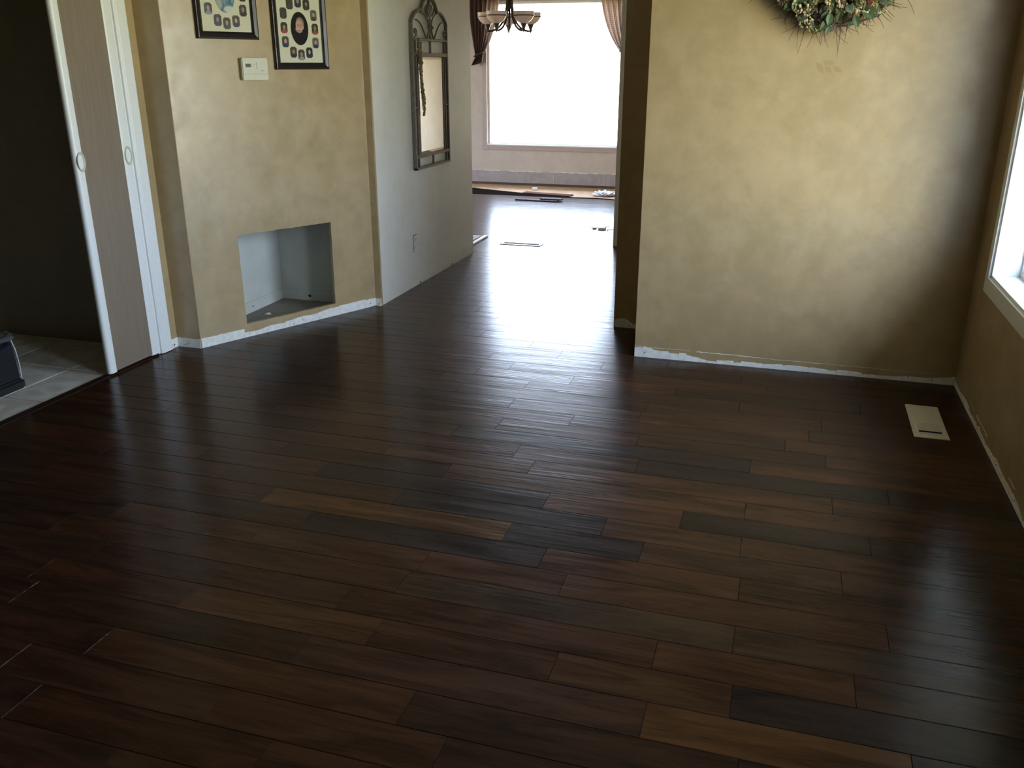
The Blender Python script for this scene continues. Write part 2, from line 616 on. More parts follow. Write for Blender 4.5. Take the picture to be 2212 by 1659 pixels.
# far dining wall with window hole
DX0, DX1, DZ0, DZ1 = -3.84, -2.06, .50, 2.245
m = MB()
m.box(-5.7, DX0, YD, YD+.15, ZB, ZC).box(DX1, -.45, YD, YD+.15, ZB, ZC).box(DX0, DX1, YD, YD+.15, ZB, DZ0).box(DX0, DX1, YD, YD+.15, DZ1, ZC)
wd = struct(m.build('wall_dining_back', M['wall_dining']), 'far dining room wall under the blown-out picture window')

# ------------------------------------------------------------------ floor
PW, PO = .1296, .064
JOINTS = {10: [-1.7], 11: [-1.86, -1.23], 12: [-1.69, -0.77], 13: [-2.08, -1.14, -0.2, 0.41], 14: [-0.98, -0.46, 0.0], 15: [-1.14, -0.21, 0.3],
          16: [-2.3, -0.01], 17: [-0.99, -0.53, 0.4], 18: [-2.16, -0.63, -0.01], 19: [-2.68, -1.72, -0.79, -0.33, 0.29], 20: [-1.25, -0.48, -0.02],
          21: [-1.64, -0.72, -0.23, 0.39], 22: [-1.16, -0.02], 23: [-2.42, -1.47, -0.85, 0.28], 24: [-0.95, -0.45, 0.48], 25: [-1.27, -0.02],
          26: [-2.38, -1.11, -0.49], 27: [-2.22, -0.81, 0.11], 28: [-1.6, -1.13], 29: [-1.44, -0.51, 0.26], 30: [-1.59, -1.13, -0.1],
          31: [-1.44, -0.93, -0.41], 32: [-1.71, -1.29, -0.67], 33: [-1.45, -0.83], 34: [-1.72, -1.09], 36: [-1.63], 37: [-1.23], 38: [-1.34],
          39: [-1.65, -1.18], 40: [-1.83, -1.05], 42: [-2.02, -1.24], 43: [-1.88], 44: [-2.02, -1.08], 46: [-2.19], 52: [-2.34]}
m = MB()
m.box(-3.2, XR, YF, YN+.1, -.12, -.0145).box(-2.6, -.45, YN+.1, 7.0, -.12, -.0145).box(-5.6, -.45, 7.0, YD, -.12, -.0145)
floor = struct(m.build('floor', M['ply']), 'dark hand-scraped hardwood floor laid in staggered planks', 'floor')


def plank_geo(m, x0, x1, y0, y1, top=0.0, th=.014, ch=.0015):
    g = .0002
    x0, x1, y0, y1 = x0+g, x1-g, y0+g, y1-g
    vs = []
    for dy, z in ((0, top-th), (0, top-ch*.9), (ch, top)):
        dx = dy*.5
        vs += [(x0+dx, y0+dy, z), (x1-dx, y0+dy, z), (x1-dx, y1-dy, z), (x0+dx, y1-dy, z)]
    fs = [(0, 3, 2, 1), (8, 9, 10, 11)]
    for a in (0, 4):
        for i in range(4):
            fs.append((a+i, a+(i+1) % 4, a+4+(i+1) % 4, a+4+i))
    m.add(vs, fs)


BROWNS = [(.0374, .0166, .0085), (.0408, .0174, .0085), (.0323, .0153, .0087), (.0450, .0195, .0095), (.0289, .0145, .0088), (.0382, .0174, .0095), (.0357, .0151, .0078)]
DARK, ORANGE, TAN, RUST = (.0213, .0127, .0100), (.0646, .0293, .0110), (.0476, .0221, .0102), (.0459, .0194, .0092)
SPECIAL = {(19, -1.2): ORANGE, (20, -.25): TAN, (18, -.9): DARK, (18, -.3): RUST, (17, -.8): RUST, (22, -.5): TAN, (21, -1.0): DARK, (21, -.5): RUST,
           (14, -.2): TAN, (13, .1): ORANGE, (14, .5): DARK, (13, .6): DARK, (12, .3): DARK, (15, 0): RUST, (15, .6): TAN, (20, -.8): DARK, (19, -.6): DARK,
           (21, .1): DARK, (16, .3): (.042, .022, .012), (23, -1.2): TAN, (23, -.5): RUST, (17, -.1): RUST, (26, -2): TAN, (16, -1): (.042, .024, .013),
           (14, -1.4): TAN, (13, -.6): (.042, .020, .012), (24, 0): DARK, (25, -.5): DARK, (22, .3): RUST}


def row_spans(i):
    yc = PO+PW*i
    if yc < YB-.07:
        return -3.195, XR-.001
    if yc < YN:
        return None, -.70
    if yc < 6.97:
        return XM+.004, -.92
    return -4.9, -.605


rows_stuff = MB()
count = 0
for i in range(-31, 80):
    yc = PO+PW*i
    y0, y1 = yc-PW/2, yc+PW/2
    x0, x1 = row_spans(i)
    if x0 is None or yc > 3.93 and yc < YN+.05:      # follow the diagonal wall
        t = max(0, min(1, (y0-PA.y)/(PB.y-PA.y)))
        x0 = PA.x+(PB.x-PA.x)*t if y0 > 3.99 else -3.195
    if y0 > 10.38:
        break
    q = random.Random(100+i)
    js = list(JOINTS.get(i, []))
    js = [x for x in js if x0+.1 < x < x1-.1]
    if not js:
        js = [q.uniform(x0+.15, min(x0+1.0, x1-.1))]
    # fill the unseen stretches
    while js[0]-x0 > 1.0:
        js.insert(0, js[0]-q.uniform(.5, .95))
        if js[0]-x0 < .12:
            js.pop(0)
            break
    while x1-js[-1] > 1.05:
        js.append(js[-1]+q.uniform(.5, .95))
        if x1-js[-1] < .12:
            js.pop()
            break
    full = []
    for a, b in zip([x0]+js, js+[x1]):
        if b-a > 1.45:
            c_ = a+(b-a)*q.uniform(.4, .6)
            full += [(a, c_), (c_, b)]
        else:
            full.append((a, b))
    if i == 35:                      # ripped narrow boards against the back wall
        full += [(-.70, -.12, 'rip'), (-.12, .47, 'rip'), (.47, XR-.001, 'rip')]
    for a, b, *rip in full:
        y0, y1 = yc-PW/2, (YB-.001 if rip else yc+PW/2)
        if i < 8 or yc > 6.4:
            plank_geo(rows_stuff, a, b, y0, y1)
            continue
        # two boards are cut round the floor register
        m = MB()
        xm = (a+b)/2
        plank_geo(m, a-xm, b-xm, y0-yc, y1-yc)
        o = m.build('plank', M['plank'], floor, loc=(xm, yc, 0), fix=False)
        colr = q.choice(BROWNS)
        for (ri, rx), cc in SPECIAL.items():
            if ri == i and a <= rx <= b:
                colr = cc
        j_ = q.uniform(.88, 1.15)
        o.color = (colr[0]*j_, colr[1]*j_, colr[2]*j_, 1)
        # boards never lie perfectly level
        o.rotation_euler = (R(q.uniform(-.10, .10)), R(q.uniform(-.015, .015)), 0)
        count += 1
rs = rows_stuff.build('plank_rows', M['plank_rows'], floor, fix=False)
rs['kind'] = 'stuff'
print('planks', count)

# tiled entry floor
tf = MB().box(-5.6, -3.245, YF, 3.93, -.12, -.004).build('floor_entry', M['grout'])
struct(tf, 'beige porcelain tile floor of the entry beyond the sliding door', 'floor')
tm = None
TX, TY, TP = -3.49, 3.485, .43
for ix in range(-5, 1):
    for iy in range(-9, 2):
        x0, y0 = TX+ix*TP, TY+iy*TP
        x1, y1 = x0+TP, y0+TP
        x0, x1, y0, y1 = max(x0, -5.6)+.003, min(x1, -3.245)-.003, y0+.003, min(y1, 3.93)-.003
        if x1-x0 < .03 or y1-y0 < .03 or y1 < .6:
            continue
        m = MB()
        xc, yc = (x0+x1)/2, (y0+y1)/2
        plank_geo(m, x0-xc, x1-xc, y0-yc, y1-yc, 0, .01, .003)
        m.build('tile', M['tile'], tf, loc=(xc, yc, 0), fix=False)
# dark wood threshold between tile and planks
m = MB()
m.prism([(-3.248, 0), (-3.196, 0), (-3.198, .003), (-3.212, .0075), (-3.232, .0075), (-3.246, .003)], lambda u, v, t: (u, t, v), OY0, 3.9)
o = m.build('trim_1', plain('walnut_threshold', (.022, .010, .007), .3))
struct(o, 'dark wood threshold strip between the tile and the hardwood', 'threshold')

# ------------------------------------------------------------------ bare strips where the baseboards were pulled off


def bare_strip(name, label, origin, rz, length, hfun, seed, gap_line=None, th=.0022, mat='bare', step=.008, lump=.006):
    """ragged unpainted strip at the foot of a wall, local x along the wall, -y towards the room"""
    q = random.Random(seed)
    n = max(4, int(length/step))
    top = []
    drift = 0
    for i in range(n+1):
        s_ = length*i/n
        if q.random() < .12:
            drift = q.uniform(-lump, lump)
        top.append((s_, max(.006, hfun(s_)+drift+q.uniform(-.0013, .0013))))
    e_ = empty(name, origin, rz)
    struct(e_, label, 'bare strip')
    m_ = MB()
    for i in range(n):
        (a, za), (b, zb) = top[i], top[i+1]
        za = zb = (za+zb)/2 if abs(za-zb) < .003 else max(za, zb)
        m_.add([(a, -th, 0), (b, -th, 0), (b, -th, zb), (a, -th, za), (a, 0, 0), (b, 0, 0), (b, 0, zb), (a, 0, za)],
               [(0, 1, 2, 3), (3, 2, 6, 7), (0, 4, 5, 1), (0, 3, 7, 4), (1, 5, 6, 2)])
    m_.build('plaster_strip', M[mat], e_, fix=False)
    # nail holes and torn marks
    m_ = MB()
    for _ in range(max(2, int(length*5))):
        s_, z_ = q.uniform(.03, length-.03), q.uniform(.008, .03)
        r_ = q.uniform(.0015, .004)
        m_.prism([(s_+r_*cos(t)*q.uniform(.6, 1.3), z_+r_*sin(t)) for t in [k_*pi/3 for k_ in range(6)]], lambda u, v, t: (u, t, v), -th-.0006, -th+.0002)
    for _ in range(max(1, int(length*2))):
        s_ = q.uniform(.03, length-.03)
        m_.tube([(s_, -th, .004), (s_+q.uniform(-.006, .006), -th, .012), (s_+q.uniform(-.03, .03), -th, q.uniform(.014, .03))], .0009, 5)
    m_.build('nail_marks', M['void'], e_, fix=False)
    if gap_line:
        m_ = MB()
        for a, b, z_, r_ in gap_line:
            pts = [(a+(b-a)*t/24, -.0005, z_+q.uniform(-.0015, .0015)) for t in range(25)]
            m_.tube(pts, [r_*q.uniform(.25, .7) for _ in pts], 5)
        m_.build('paint_edge', M['bare'], e_, fix=False)
    return e_


def hb(s_):
    base = .046 if s_ < .12 else (.026 if s_ < .30 else .024)
    if s_ < .28:
        base = .047-.075*max(0, s_-.05)
    base += .006*sin(s_*9)+.004*sin(s_*23+1)
    if s_ > 1.45:
        base += .12*(s_-1.45)
    return max(.014, base-.004*s_)


bare_strip('baseboard_back', 'ragged unpainted white strip along the foot of the wreath wall', (-.695, YB, 0), 0, 1.6, hb, 11,
           [(0, .30, .058, .0016), (.33, .62, .055, .0035), (.62, 1.3, .052, .0018), (1.3, 1.5, .05, .0012)])
bare_strip('baseboard_diagonal', 'white unpainted strip along the foot of the diagonal wall', PA, DA, DL,
           lambda s_: .056 if s_ < .27 else (.030+.020*(s_-.27)/.6+.004*sin(s_*31) if s_ < .88 else .055), 12, lump=.004)
bare_strip('baseboard_return', 'torn unpainted strip below the narrow brown return', (XC+.004, 3.99, 0), 0, .148, lambda s_: .052, 13, lump=.002)
bare_strip('baseboard_left', 'short white unpainted strip beside the door casing', (XC, 3.925, 0), R(90), .065, lambda s_: .052, 14, lump=.002)
bare_strip('baseboard_hall', 'tiny unpainted strip at the foot of the thin right return', (PB.x, PB.y, 0), 0, .043, lambda s_: .05, 15, lump=.002)
bare_strip('baseboard_stub', 'torn unpainted strip at the foot of the dark set-back wall', (-.912, YN-.02, 0), 0, .217, lambda s_: .03+.025*(sin(s_*30)+.2), 16, lump=.008)
bare_strip('baseboard_right', 'ragged unpainted white strip along the foot of the right wall', (XR, YB-.003, 0), R(-90), 3.4,
           lambda s_: .024+.006*sin(s_*7)+.005*sin(s_*19+2), 17, [(0, .5, .055, .001), (.55, .8, .052, .003), (1.2, 1.3, .055, .003), (1.6, 1.75, .055, .003)])
m = MB()
m.box(XM, XM+.0015, PB.y+.025, 6.96, .0, .075)
o = m.build('baseboard_hall_left', M['wall_plain'])
struct(o, 'faint painted-over band along the foot of the hall wall', 'bare strip')
for s_ in (5.80, 6.45):
    MB().ball((XM+.002, s_, .009), .008, 7, 5, (.25, 1, .9)).build('chip', M['void'], o)
# dining wall: grey band left by the old baseboard, ragged caulk line and vertical streaks
e_ = empty('baseboard_dining', (0, YD, 0))
struct(e_, 'grey unpainted band with a ragged white caulk line under the dining window', 'bare strip')
MB().box(-5.5, -.62, -.003, 0, .0, .165).build('grey_band', M['bare_grey'], e_)
MB().box(-5.5, -.62, -.008, -.002, -.014, .016).build('dark_base_line', M['base_line'], e_)  # thin dark brown strip along the foot of the wall
q = random.Random(5)
m = MB()
x = -4.2
while x < -1.6:
    L_ = q.uniform(.05, .28)
    m.tube([(x+L_*t/8, -.004, .167+q.uniform(-.004, .006)) for t in range(9)], [q.uniform(.002, .007) for _ in range(9)], 6)
    x += L_+q.uniform(0, .12)
m.build('caulk_line', M['bare'], e_, fix=False)
m = MB()
for x in (-3.99, -3.42, -2.93, -2.25):
    m.tube([(x, -.004, .165), (x+.006, -.004, .09), (x+.01, -.004, .03)], .006, 6, flat=.4)
m.build('vertical_streak', M['bare'], e_, fix=False)

# floor and base strips inside the niche
m = MB()
m.add([(XC, 4.04, .002), (-2.50, PB.y, .002), (-2.50, YN, .002), (XC, YN, .002)], [(0, 1, 2, 3)])
m.prism([(XC, 4.06), (-3.03, 4.06), (-2.53, YN-.005), (-2.53, YN), (XC, YN)], lambda u, v, t: (u, v, t), -.10, .004)
o = m.build('floor_niche', plain('dusty_plywood', (.27, .235, .19), .85, var=.12, scale=14))
struct(o, 'dusty taupe floor inside the square wall niche', 'floor')
m = MB()
m.box(XC, XC+.006, 4.08, YN, .004, .075).box(XC, -2.6, YN-.006, YN, .004, .075)
o = m.build('baseboard_niche', M['wall_pale'])
struct(o, 'low pale base strip inside the square wall niche', 'base strip')
MB().ball((-2.99, YN-.006, .035), .009, 8, 5, (1.4, .25, 1)).build('knot_hole', M['void'], o)
MB().ball((XC+.006, 4.75, .04), .006, 8, 5, (.25, 1, 1)).build('knot_hole', M['void'], o)
m = MB()
m.add([(-.02, -.012, .001), (.014, -.017, .003), (.022, .006, .001), (.004, .017, .007), (-.017, .012, .002), (0, 0, .013)],
      [(0, 1, 5), (1, 2, 5), (2, 3, 5), (3, 4, 5), (4, 0, 5), (4, 3, 2, 1, 0)])
tag(m.build('plaster_chip', M['bare'], loc=(-3.07, 4.72, .004)), 'small white plaster chip on the floor of the wall niche', 'debris')

# ------------------------------------------------------------------ right window
def wbox(name, boxes, mat='white', bevel=.002, parent=None):
    m_ = MB()
    for b_ in boxes:
        m_.box(*b_)
    return m_.build(name, M[mat], parent, bevel=bevel)


def deep_window(name, label, y0, y1):
    """white window in the right wall: casing, lined reveal, frame, sash and double glazing"""
    w1 = empty(name, (XR, (y0+y1)/2, WZ0))
    struct(w1, label, 'window')
    hy, hz = (y1-y0)/2, WZ1-WZ0
    CW = .076
    cas = empty('casing', (0, 0, 0))
    cas.parent = w1
    wbox('casing_board', [(-.016, 0, hy, hy+CW, -CW, hz+CW)], parent=cas)
    wbox('casing_board', [(-.016, 0, -hy-CW, -hy, -CW, hz+CW)], parent=cas)
    wbox('casing_board', [(-.016, 0, -hy, hy, -CW, 0)], parent=cas)
    wbox('casing_board', [(-.016, 0, -hy, hy, hz, hz+CW)], parent=cas)
    wbox('bead', [(-.020, -.012, hy+.002, hy+.012, -.012, hz+.012), (-.020, -.012, -hy-.012, -hy-.002, -.012, hz+.012), (-.020, -.012, -hy, hy, -.012, -.002)], bevel=.0015, parent=cas)
    wbox('jamb_lining', [(-.010, .10, hy-.012, hy+.001, 0, hz)], parent=w1)
    wbox('jamb_lining', [(-.010, .10, -hy-.001, -hy+.012, 0, hz)], parent=w1)
    wbox('sill', [(-.010, .10, -hy, hy, -.001, .012)], parent=w1)
    wbox('head_lining', [(-.010, .10, -hy, hy, hz-.012, hz+.001)], parent=w1)
    for b_ in [(.10, .235, hy-.028, hy, .0, hz), (.10, .235, -hy, -hy+.028, .0, hz), (.10, .235, -hy+.028, hy-.028, 0, .035), (.10, .235, -hy+.028, hy-.028, hz-.035, hz)]:
        wbox('frame_bar', [b_], bevel=.004, parent=w1)
    a, b = -hy+.028, hy-.028
    for b_ in [(.135, .180, a, a+.032, .035, hz-.035), (.135, .180, b-.032, b, .035, hz-.035), (.135, .180, a+.032, b-.032, .035, .07), (.135, .180, a+.032, b-.032, hz-.07, hz-.035)]:
        wbox('sash_bar', [b_], bevel=.003, parent=w1)
    for xx in (.148, .162):          # double glazing
        MB().box(xx, xx+.004, a+.032, b-.032, .07, hz-.07).build('pane', M['glass'], w1)


deep_window('window_1', 'white wooden window with a deep reveal on the right wall', WY0, WY1)
deep_window('window_4', 'narrow white window on the right wall nearer the viewer', VY0, VY1)

# ------------------------------------------------------------------ dining window
w2 = empty('window_2', ((DX0+DX1)/2, YD, DZ0))
struct(w2, 'large blown-out white picture window at the end of the dining room', 'window')
hx, hz2 = (DX1-DX0)/2, DZ1-DZ0
M['wood_trim'] = plain('warm_trim', (.50, .40, .36), .5, var=.05)
for b in [(-hx-.06, -hx, -.018, 0, -.06, hz2+.06), (hx, hx+.06, -.018, 0, -.06, hz2+.06), (-hx, hx, -.018, 0, -.06, 0), (-hx, hx, -.018, 0, hz2, hz2+.06)]:
    wbox('casing_board', [b], 'wood_trim', parent=w2)
for b in [(-hx, -hx+.03, .02, .12, 0, hz2), (hx-.03, hx, .02, .12, 0, hz2), (-hx+.03, hx-.03, .02, .12, 0, .03), (-hx+.03, hx-.03, .02, .12, hz2-.03, hz2)]:
    wbox('frame_bar', [b], 'white', .004, w2)
wbox('sill', [(-hx, hx, -.03, .02, -.004, .012)], 'white', .002, w2)
MB().box(-hx+.03, hx-.03, .07, .076, .03, hz2-.03).build('pane', M['glass'], w2)

# patio door of the dining room, out of the picture on its left
w3 = empty('window_3', (-5.65, 9.3, .05))
struct(w3, 'glazed patio door on the left side of the dining room', 'window')
for b in [(-.04, .04, -.5, -.43, 0, 2.06), (-.04, .04, .43, .5, 0, 2.06), (-.04, .04, -.04, .04, .06, 2.0), (-.04, .04, -.43, .43, 0, .06), (-.04, .04, -.43, .43, 2.0, 2.06)]:
    wbox('frame_bar', [b], 'white', .003, w3)
for a, b in ((-.43, -.04), (.04, .43)):
    MB().box(-.003, .003, a, b, .06, 2.0).build('pane', M['glass'], w3)

# ------------------------------------------------------------------ sliding door and its casing
c1 = empty('trim_2', (XC, 3.837, 0))
struct(c1, 'white painted door casing between the sliding door and the diagonal corner', 'door casing')
prof = [(0, 0), (.088, 0), (.088, .012), (.080, .016), (.020, .017), (.016, .014), (.010, .014), (.006, .011), (0, .011)]
MB().prism([(p[0], p[1]) for p in prof], lambda u, v, t: (v, u, t), .003, OZ+.06).build('side_board', M['white'], c1)
MB().prism([(p[0], p[1]) for p in prof], lambda u, v, t: (v, -t, OZ-.02+u), .0, 2.2).build('head_board', M['white'], c1)
MB().box(-.1, .0, -.012, 0, .003, OZ).build('jamb', M['white'], c1)

d1 = empty('door_1', (XC-.012, 3.44, .012))
struct(d1, 'narrow taupe sliding door panel with white rounded edges', 'door')
DW, DHt, DT = .395, 2.05, .032
MB().box(-DT/2+.004, DT/2-.004, .045, DW-.06, .004, DHt-.004).build('panel', M['veneer'], d1)


def stile(y0, y1, rad=True):
    pts = []
    n_ = 8
    for i in range(n_+1):
        a = -pi/2+pi*i/n_
        pts.append((y1-.010+.010*cos(a), DT/2*1.05*sin(a)))
    for i in range(n_+1):
        a = pi/2+pi*i/n_
        pts.append((y0+.016+.016*cos(a), DT/2*1.05*sin(a)))
    return MB().prism(pts, lambda u, v, t: (v, u, t), 0, DHt)


st = []
st.append(stile(.006, .058).build('edge_stile', M['white'], d1, smooth=True))
st.append(stile(DW-.068, DW).build('edge_stile', M['white'], d1, smooth=True))
for s_, yy in zip(st, (.036, DW-.032)):
    m = MB()
    n_ = 28
    R1, R2, d_ = .034, .026, .0
    ring = []
    prof_ = [(.046, .0), (.046, .005), (.042, .0075), (.038, .006), (.034, .002), (.030, -.006), (.0001, -.006)]
    vs = []
    for r_, xx in prof_:
        for k_ in range(n_):
            a = 2*pi*k_/n_
            vs.append((DT/2+xx, yy+r_*.55*cos(a), 1.056+r_*sin(a)))
    fs = [(i*n_+k_, i*n_+(k_+1) % n_, (i+1)*n_+(k_+1) % n_, (i+1)*n_+k_) for i in range(len(prof_)-1) for k_ in range(n_)]
    m.add(vs, fs)
    m.build('finger_pull', M['cream'], s_, smooth=True, fix=False)
o = MB().box(-.02, .02, 0, DW, DHt+.002, DHt+.02).build('top_hanger', M['steel'], d1)

# ------------------------------------------------------------------ bag at the left edge
bag = empty('tool_bag', (-3.69, 2.93, 0))
tag(bag, 'navy fabric bag with white piping standing on the entry tile', 'bag')


def rbox(x0, x1, y0, y1, z0, z1, r=.03, taper=0.0, seg=3):
    bm = bmesh.new()
    bmesh.ops.create_cube(bm, size=1)
    for v in bm.verts:
        zz = v.co.z+.5
        sx_ = 1-taper*zz
        v.co = Vector(((x0+x1)/2+v.co.x*(x1-x0)*sx_, (y0+y1)/2+v.co.y*(y1-y0)*sx_, z0+zz*(z1-z0)))
    bmesh.ops.bevel(bm, geom=list(bm.edges), offset=r, segments=seg, affect='EDGES', clamp_overlap=True)
    m_ = MB()
    bm.verts.index_update()
    m_.add([v.co[:] for v in bm.verts], [[v.index for v in f.verts] for f in bm.faces])
    bm.free()
    return m_


rbox(-.20, .20, -.32, .262, .035, .255, .022, .045).build('body', M['navy'], bag, smooth=True)
rbox(-.205, .205, -.325, .268, .0, .05, .012, -.0).build('base', M['black'], bag, smooth=True)
lid = rbox(-.19, .19, -.31, .245, .245, .36, .055, .32, 4).build('lid', M['blue'], bag, smooth=True)
m = rbox(.196, .214, -.27, .12, .10, .20, .008, 0.02)
pk = m.build('front_pocket', M['navy'], bag, smooth=True)
m = MB()
m.tube([(.192, -.30, .215), (.200, -.05, .20), (.198, .10, .212), (.190, .22, .235)], .020, 8, flat=.25)
m.build('blue_band', M['blue'], bag, smooth=True)
m = MB()
m.tube([(.193, .254, .05), (.193, .257, .12), (.190, .252, .20), (.185, .244, .245), (.12, .244, .258)], .0030, 6)
m.build('piping', M['white_pipe'], bag, smooth=True)
m = MB()
m.tube([(.15, -.12, .335), (.165, -.02, .35), (.168, .10, .338), (.172, .20, .306)], .0045, 6)
m.build('lid_piping', M['white_pipe'], lid, smooth=True)
m = MB()
m.tube([(.19, -.22, .23), (.205, -.10, .240), (.208, .05, .255), (.20, .17, .268), (.180, .245, .278), (.14, .250, .282)], .015, 8, flat=.3)
hd = m.build('handle_strap', M['grey_web'], bag, smooth=True)
m = rbox(.17, .215, .13, .24, .258, .276, .006)
m.build('handle_wrap', M['grey_web'], hd, smooth=True)
MB().box(-.006, .006, -.25, .18, .352, .359).build('zipper', M['black'], lid)

# ------------------------------------------------------------------ pictures on the diagonal wall


def photo_mat(idx):
    q_ = random.Random(idx*7+3)
    bgc = q_.choice([(.035, .04, .03), (.06, .055, .04), (.02, .02, .03), (.045, .06, .03), (.16, .13, .10), (.05, .05, .04)])
    sk = q_.choice([(.42, .25, .17), (.50, .33, .24), (.35, .20, .13)])
    cl = q_.choice([(.30, .30, .28), (.03, .035, .12), (.35, .07, .04), (.05, .06, .03), (.22, .20, .30), (.02, .02, .02), (.45, .42, .36)])
    hr = q_.choice([(.06, .035, .02), (.14, .085, .04), (.03, .02, .015)])
    n = NT('portrait_print')
    c = n.coord()
    f = n.noise(c, 120, 3)
    col = n.mix(n.rng(f, .3, .7), tuple(v*.7 for v in bgc), tuple(v*1.4 for v in bgc))
    col = n.mix(n.ell(c, (0, -.026), (.0175, .019), .1), col, cl)
    col = n.mix(n.ell(c, (.0, .007), (.0100, .0140), .12), col, hr)
    col = n.mix(n.ell(c, (.0, .003), (.0078, .0115), .15), col, sk)
    return n.p(color=col, rough=.3)


def oval_child():
    n = NT('child_portrait_print')
    c = n.coord()
    col = n.mix(n.ell(c, (.003, -.045), (.040, .030), .2), (.012, .009, .008), (.012, .010, .016))
    sk, hr = (.52, .33, .27), (.30, .19, .12)
    col = n.mix(n.ell(c, (.004, .025), (.027, .034), .12), col, hr)
    col = n.mix(n.ell(c, (.022, .006), (.006, .010), .2), col, sk)
    col = n.mix(n.ell(c, (-.001, .012), (.0235, .034), .12), col, sk)
    col = n.mix(n.ell(c, (-.006, -.004), (.018, .012), .6), col, (.62, .38, .31))
    for ex in (-.011, .007):
        col = n.mix(n.ell(c, (ex, .014), (.0038, .0022), .4), col, (.05, .03, .03))
        col = n.mix(n.ell(c, (ex, .021), (.006, .0014), .5), col, (.24, .14, .10))
    col = n.mix(n.ell(c, (-.003, .003), (.004, .0035), .6), col, (.40, .23, .18))
    col = n.mix(n.ell(c, (-.004, -.009), (.0095, .0048), .3), col, (.25, .04, .045))
    col = n.mix(n.ell(c, (-.004, -.0065), (.007, .0016), .4), col, (.70, .62, .55))
    return n.p(color=col, rough=.25)


def oval_blue():
    n = NT('blue_portrait_print')
    c = n.coord()
    f = n.noise(n.mapping(c, (1.6, 1, 1)), 28, 3, .6, 1.2)
    col = n.mix(n.rng(f, .35, .65, 0, 1, True), (.06, .14, .22), (.20, .34, .42))
    col = n.mix(n.ell(c, (.02, -.07), (.030, .016), .2), col, (.55, .60, .62))
    col = n.mix(n.ell(c, (-.035, -.045), (.018, .026), .3), col, (.34, .36, .33))
    col = n.mix(n.ell(c, (.002, .03), (.022, .03), .2), col, (.5, .33, .25))
    return n.p(color=col, rough=.25)


def collage(s0, z0, width, height, oval, label, seed):
    """frame hung on the diagonal wall; s along the wall"""
    p = PA+Vector((cos(DA), sin(DA), 0))*(s0+width/2)
    root = empty('picture_frame', (p.x, p.y, z0), DA)
    tag(root, label, 'picture frame', 'photo collage frames on the diagonal wall')
    hw = width/2
    fw, d0, d1_ = .036, -.0005, -.026
    cx, cz = 0, height/2
    # four mitred frame rails with a stepped profile (u: outer edge -> inner edge, v: depth)
    prof_ = [(0, d0), (0, -.018), (.003, -.023), (.008, -.024), (.026, d1_*.75), (.031, -.015), (fw, -.012), (fw, -.004), (fw-.002, d0)]
    cs = [(-hw, 0), (hw, 0), (hw, height), (-hw, height)]
    for i_ in range(4):
        a, b = cs[i_], cs[(i_+1) % 4]
        m_ = MB()
        vs = []
        for (ca, sgn) in ((a, 0), (b, 1)):
            for u, v in prof_:
                sx_ = 1 if ca[0] < 0 else -1
                sz_ = 1 if ca[1] < cz else -1
                vs.append((ca[0]+sx_*u, v, ca[1]+sz_*u))
        n_ = len(prof_)
        m_.add(vs, [(k_, (k_+1) % n_, n_+(k_+1) % n_, n_+k_) for k_ in range(n_)] + [tuple(range(n_)), tuple(range(n_, 2*n_))[::-1]])
        m_.build('frame_rail', M['black_wood'], root)
    MB().box(-hw+.03, hw-.03, -.008, -.004, .03, height-.03).build('mat_board', M['mat'], root)
    # oval photo
    ow, oh = .058, .087
    m_ = MB()
    m_.prism([(ow*cos(2*pi*k_/40), oh*sin(2*pi*k_/40)) for k_ in range(40)], lambda u, v, t: (u, t, v), -.0094, -.0075)
    m_.build('oval_photo', oval, root, loc=(0, 0, cz))
    # ring of small photos with notched corners
    w_, h_, nt_ = .0215, .0285, .0065
    poly = [(-w_+nt_, -h_), (w_-nt_, -h_), (w_-nt_, -h_+nt_*.8), (w_, -h_+nt_*1.1), (w_, h_-nt_*1.1), (w_-nt_, h_-nt_*.8), (w_-nt_, h_),
            (-w_+nt_, h_), (-w_+nt_, h_-nt_*.8), (-w_, h_-nt_*1.1), (-w_, -h_+nt_*1.1), (-w_+nt_, -h_+nt_*.8)]
    ring = [(0, -.138), (.055, -.126), (.102, -.073), (.104, 0), (.100, .072), (.055, .126), (0, .138), (-.055, .126), (-.100, .077), (-.102, .002), (-.100, -.070), (-.052, -.124)]
    for i_, (x_, z_) in enumerate(ring):
        m_ = MB()
        m_.prism(poly, lambda u, v, t: (u, t, v), -.0092, -.0075)
        m_.build('small_photo', M['blank'] if seed == 20 and i_ in (7, 8) else photo_mat(seed+i_), root, loc=(x_, 0, cz+z_))
    # picture glass left out of the rebate by the framer is not visible; backing board closes the rear
    MB().box(-hw+.01, hw-.01, -.004, -.0005, .01, height-.01).build('backing_board', M['felt'], root)
    return root


collage(.633, 1.475, .36, .43, oval_child(), 'black collage frame with a laughing child in its dark oval, beside the hall corner', 20)
collage(.181, 1.627, .36, .43, oval_blue(), 'black collage frame with a blue oval photo, above the thermostat', 50)

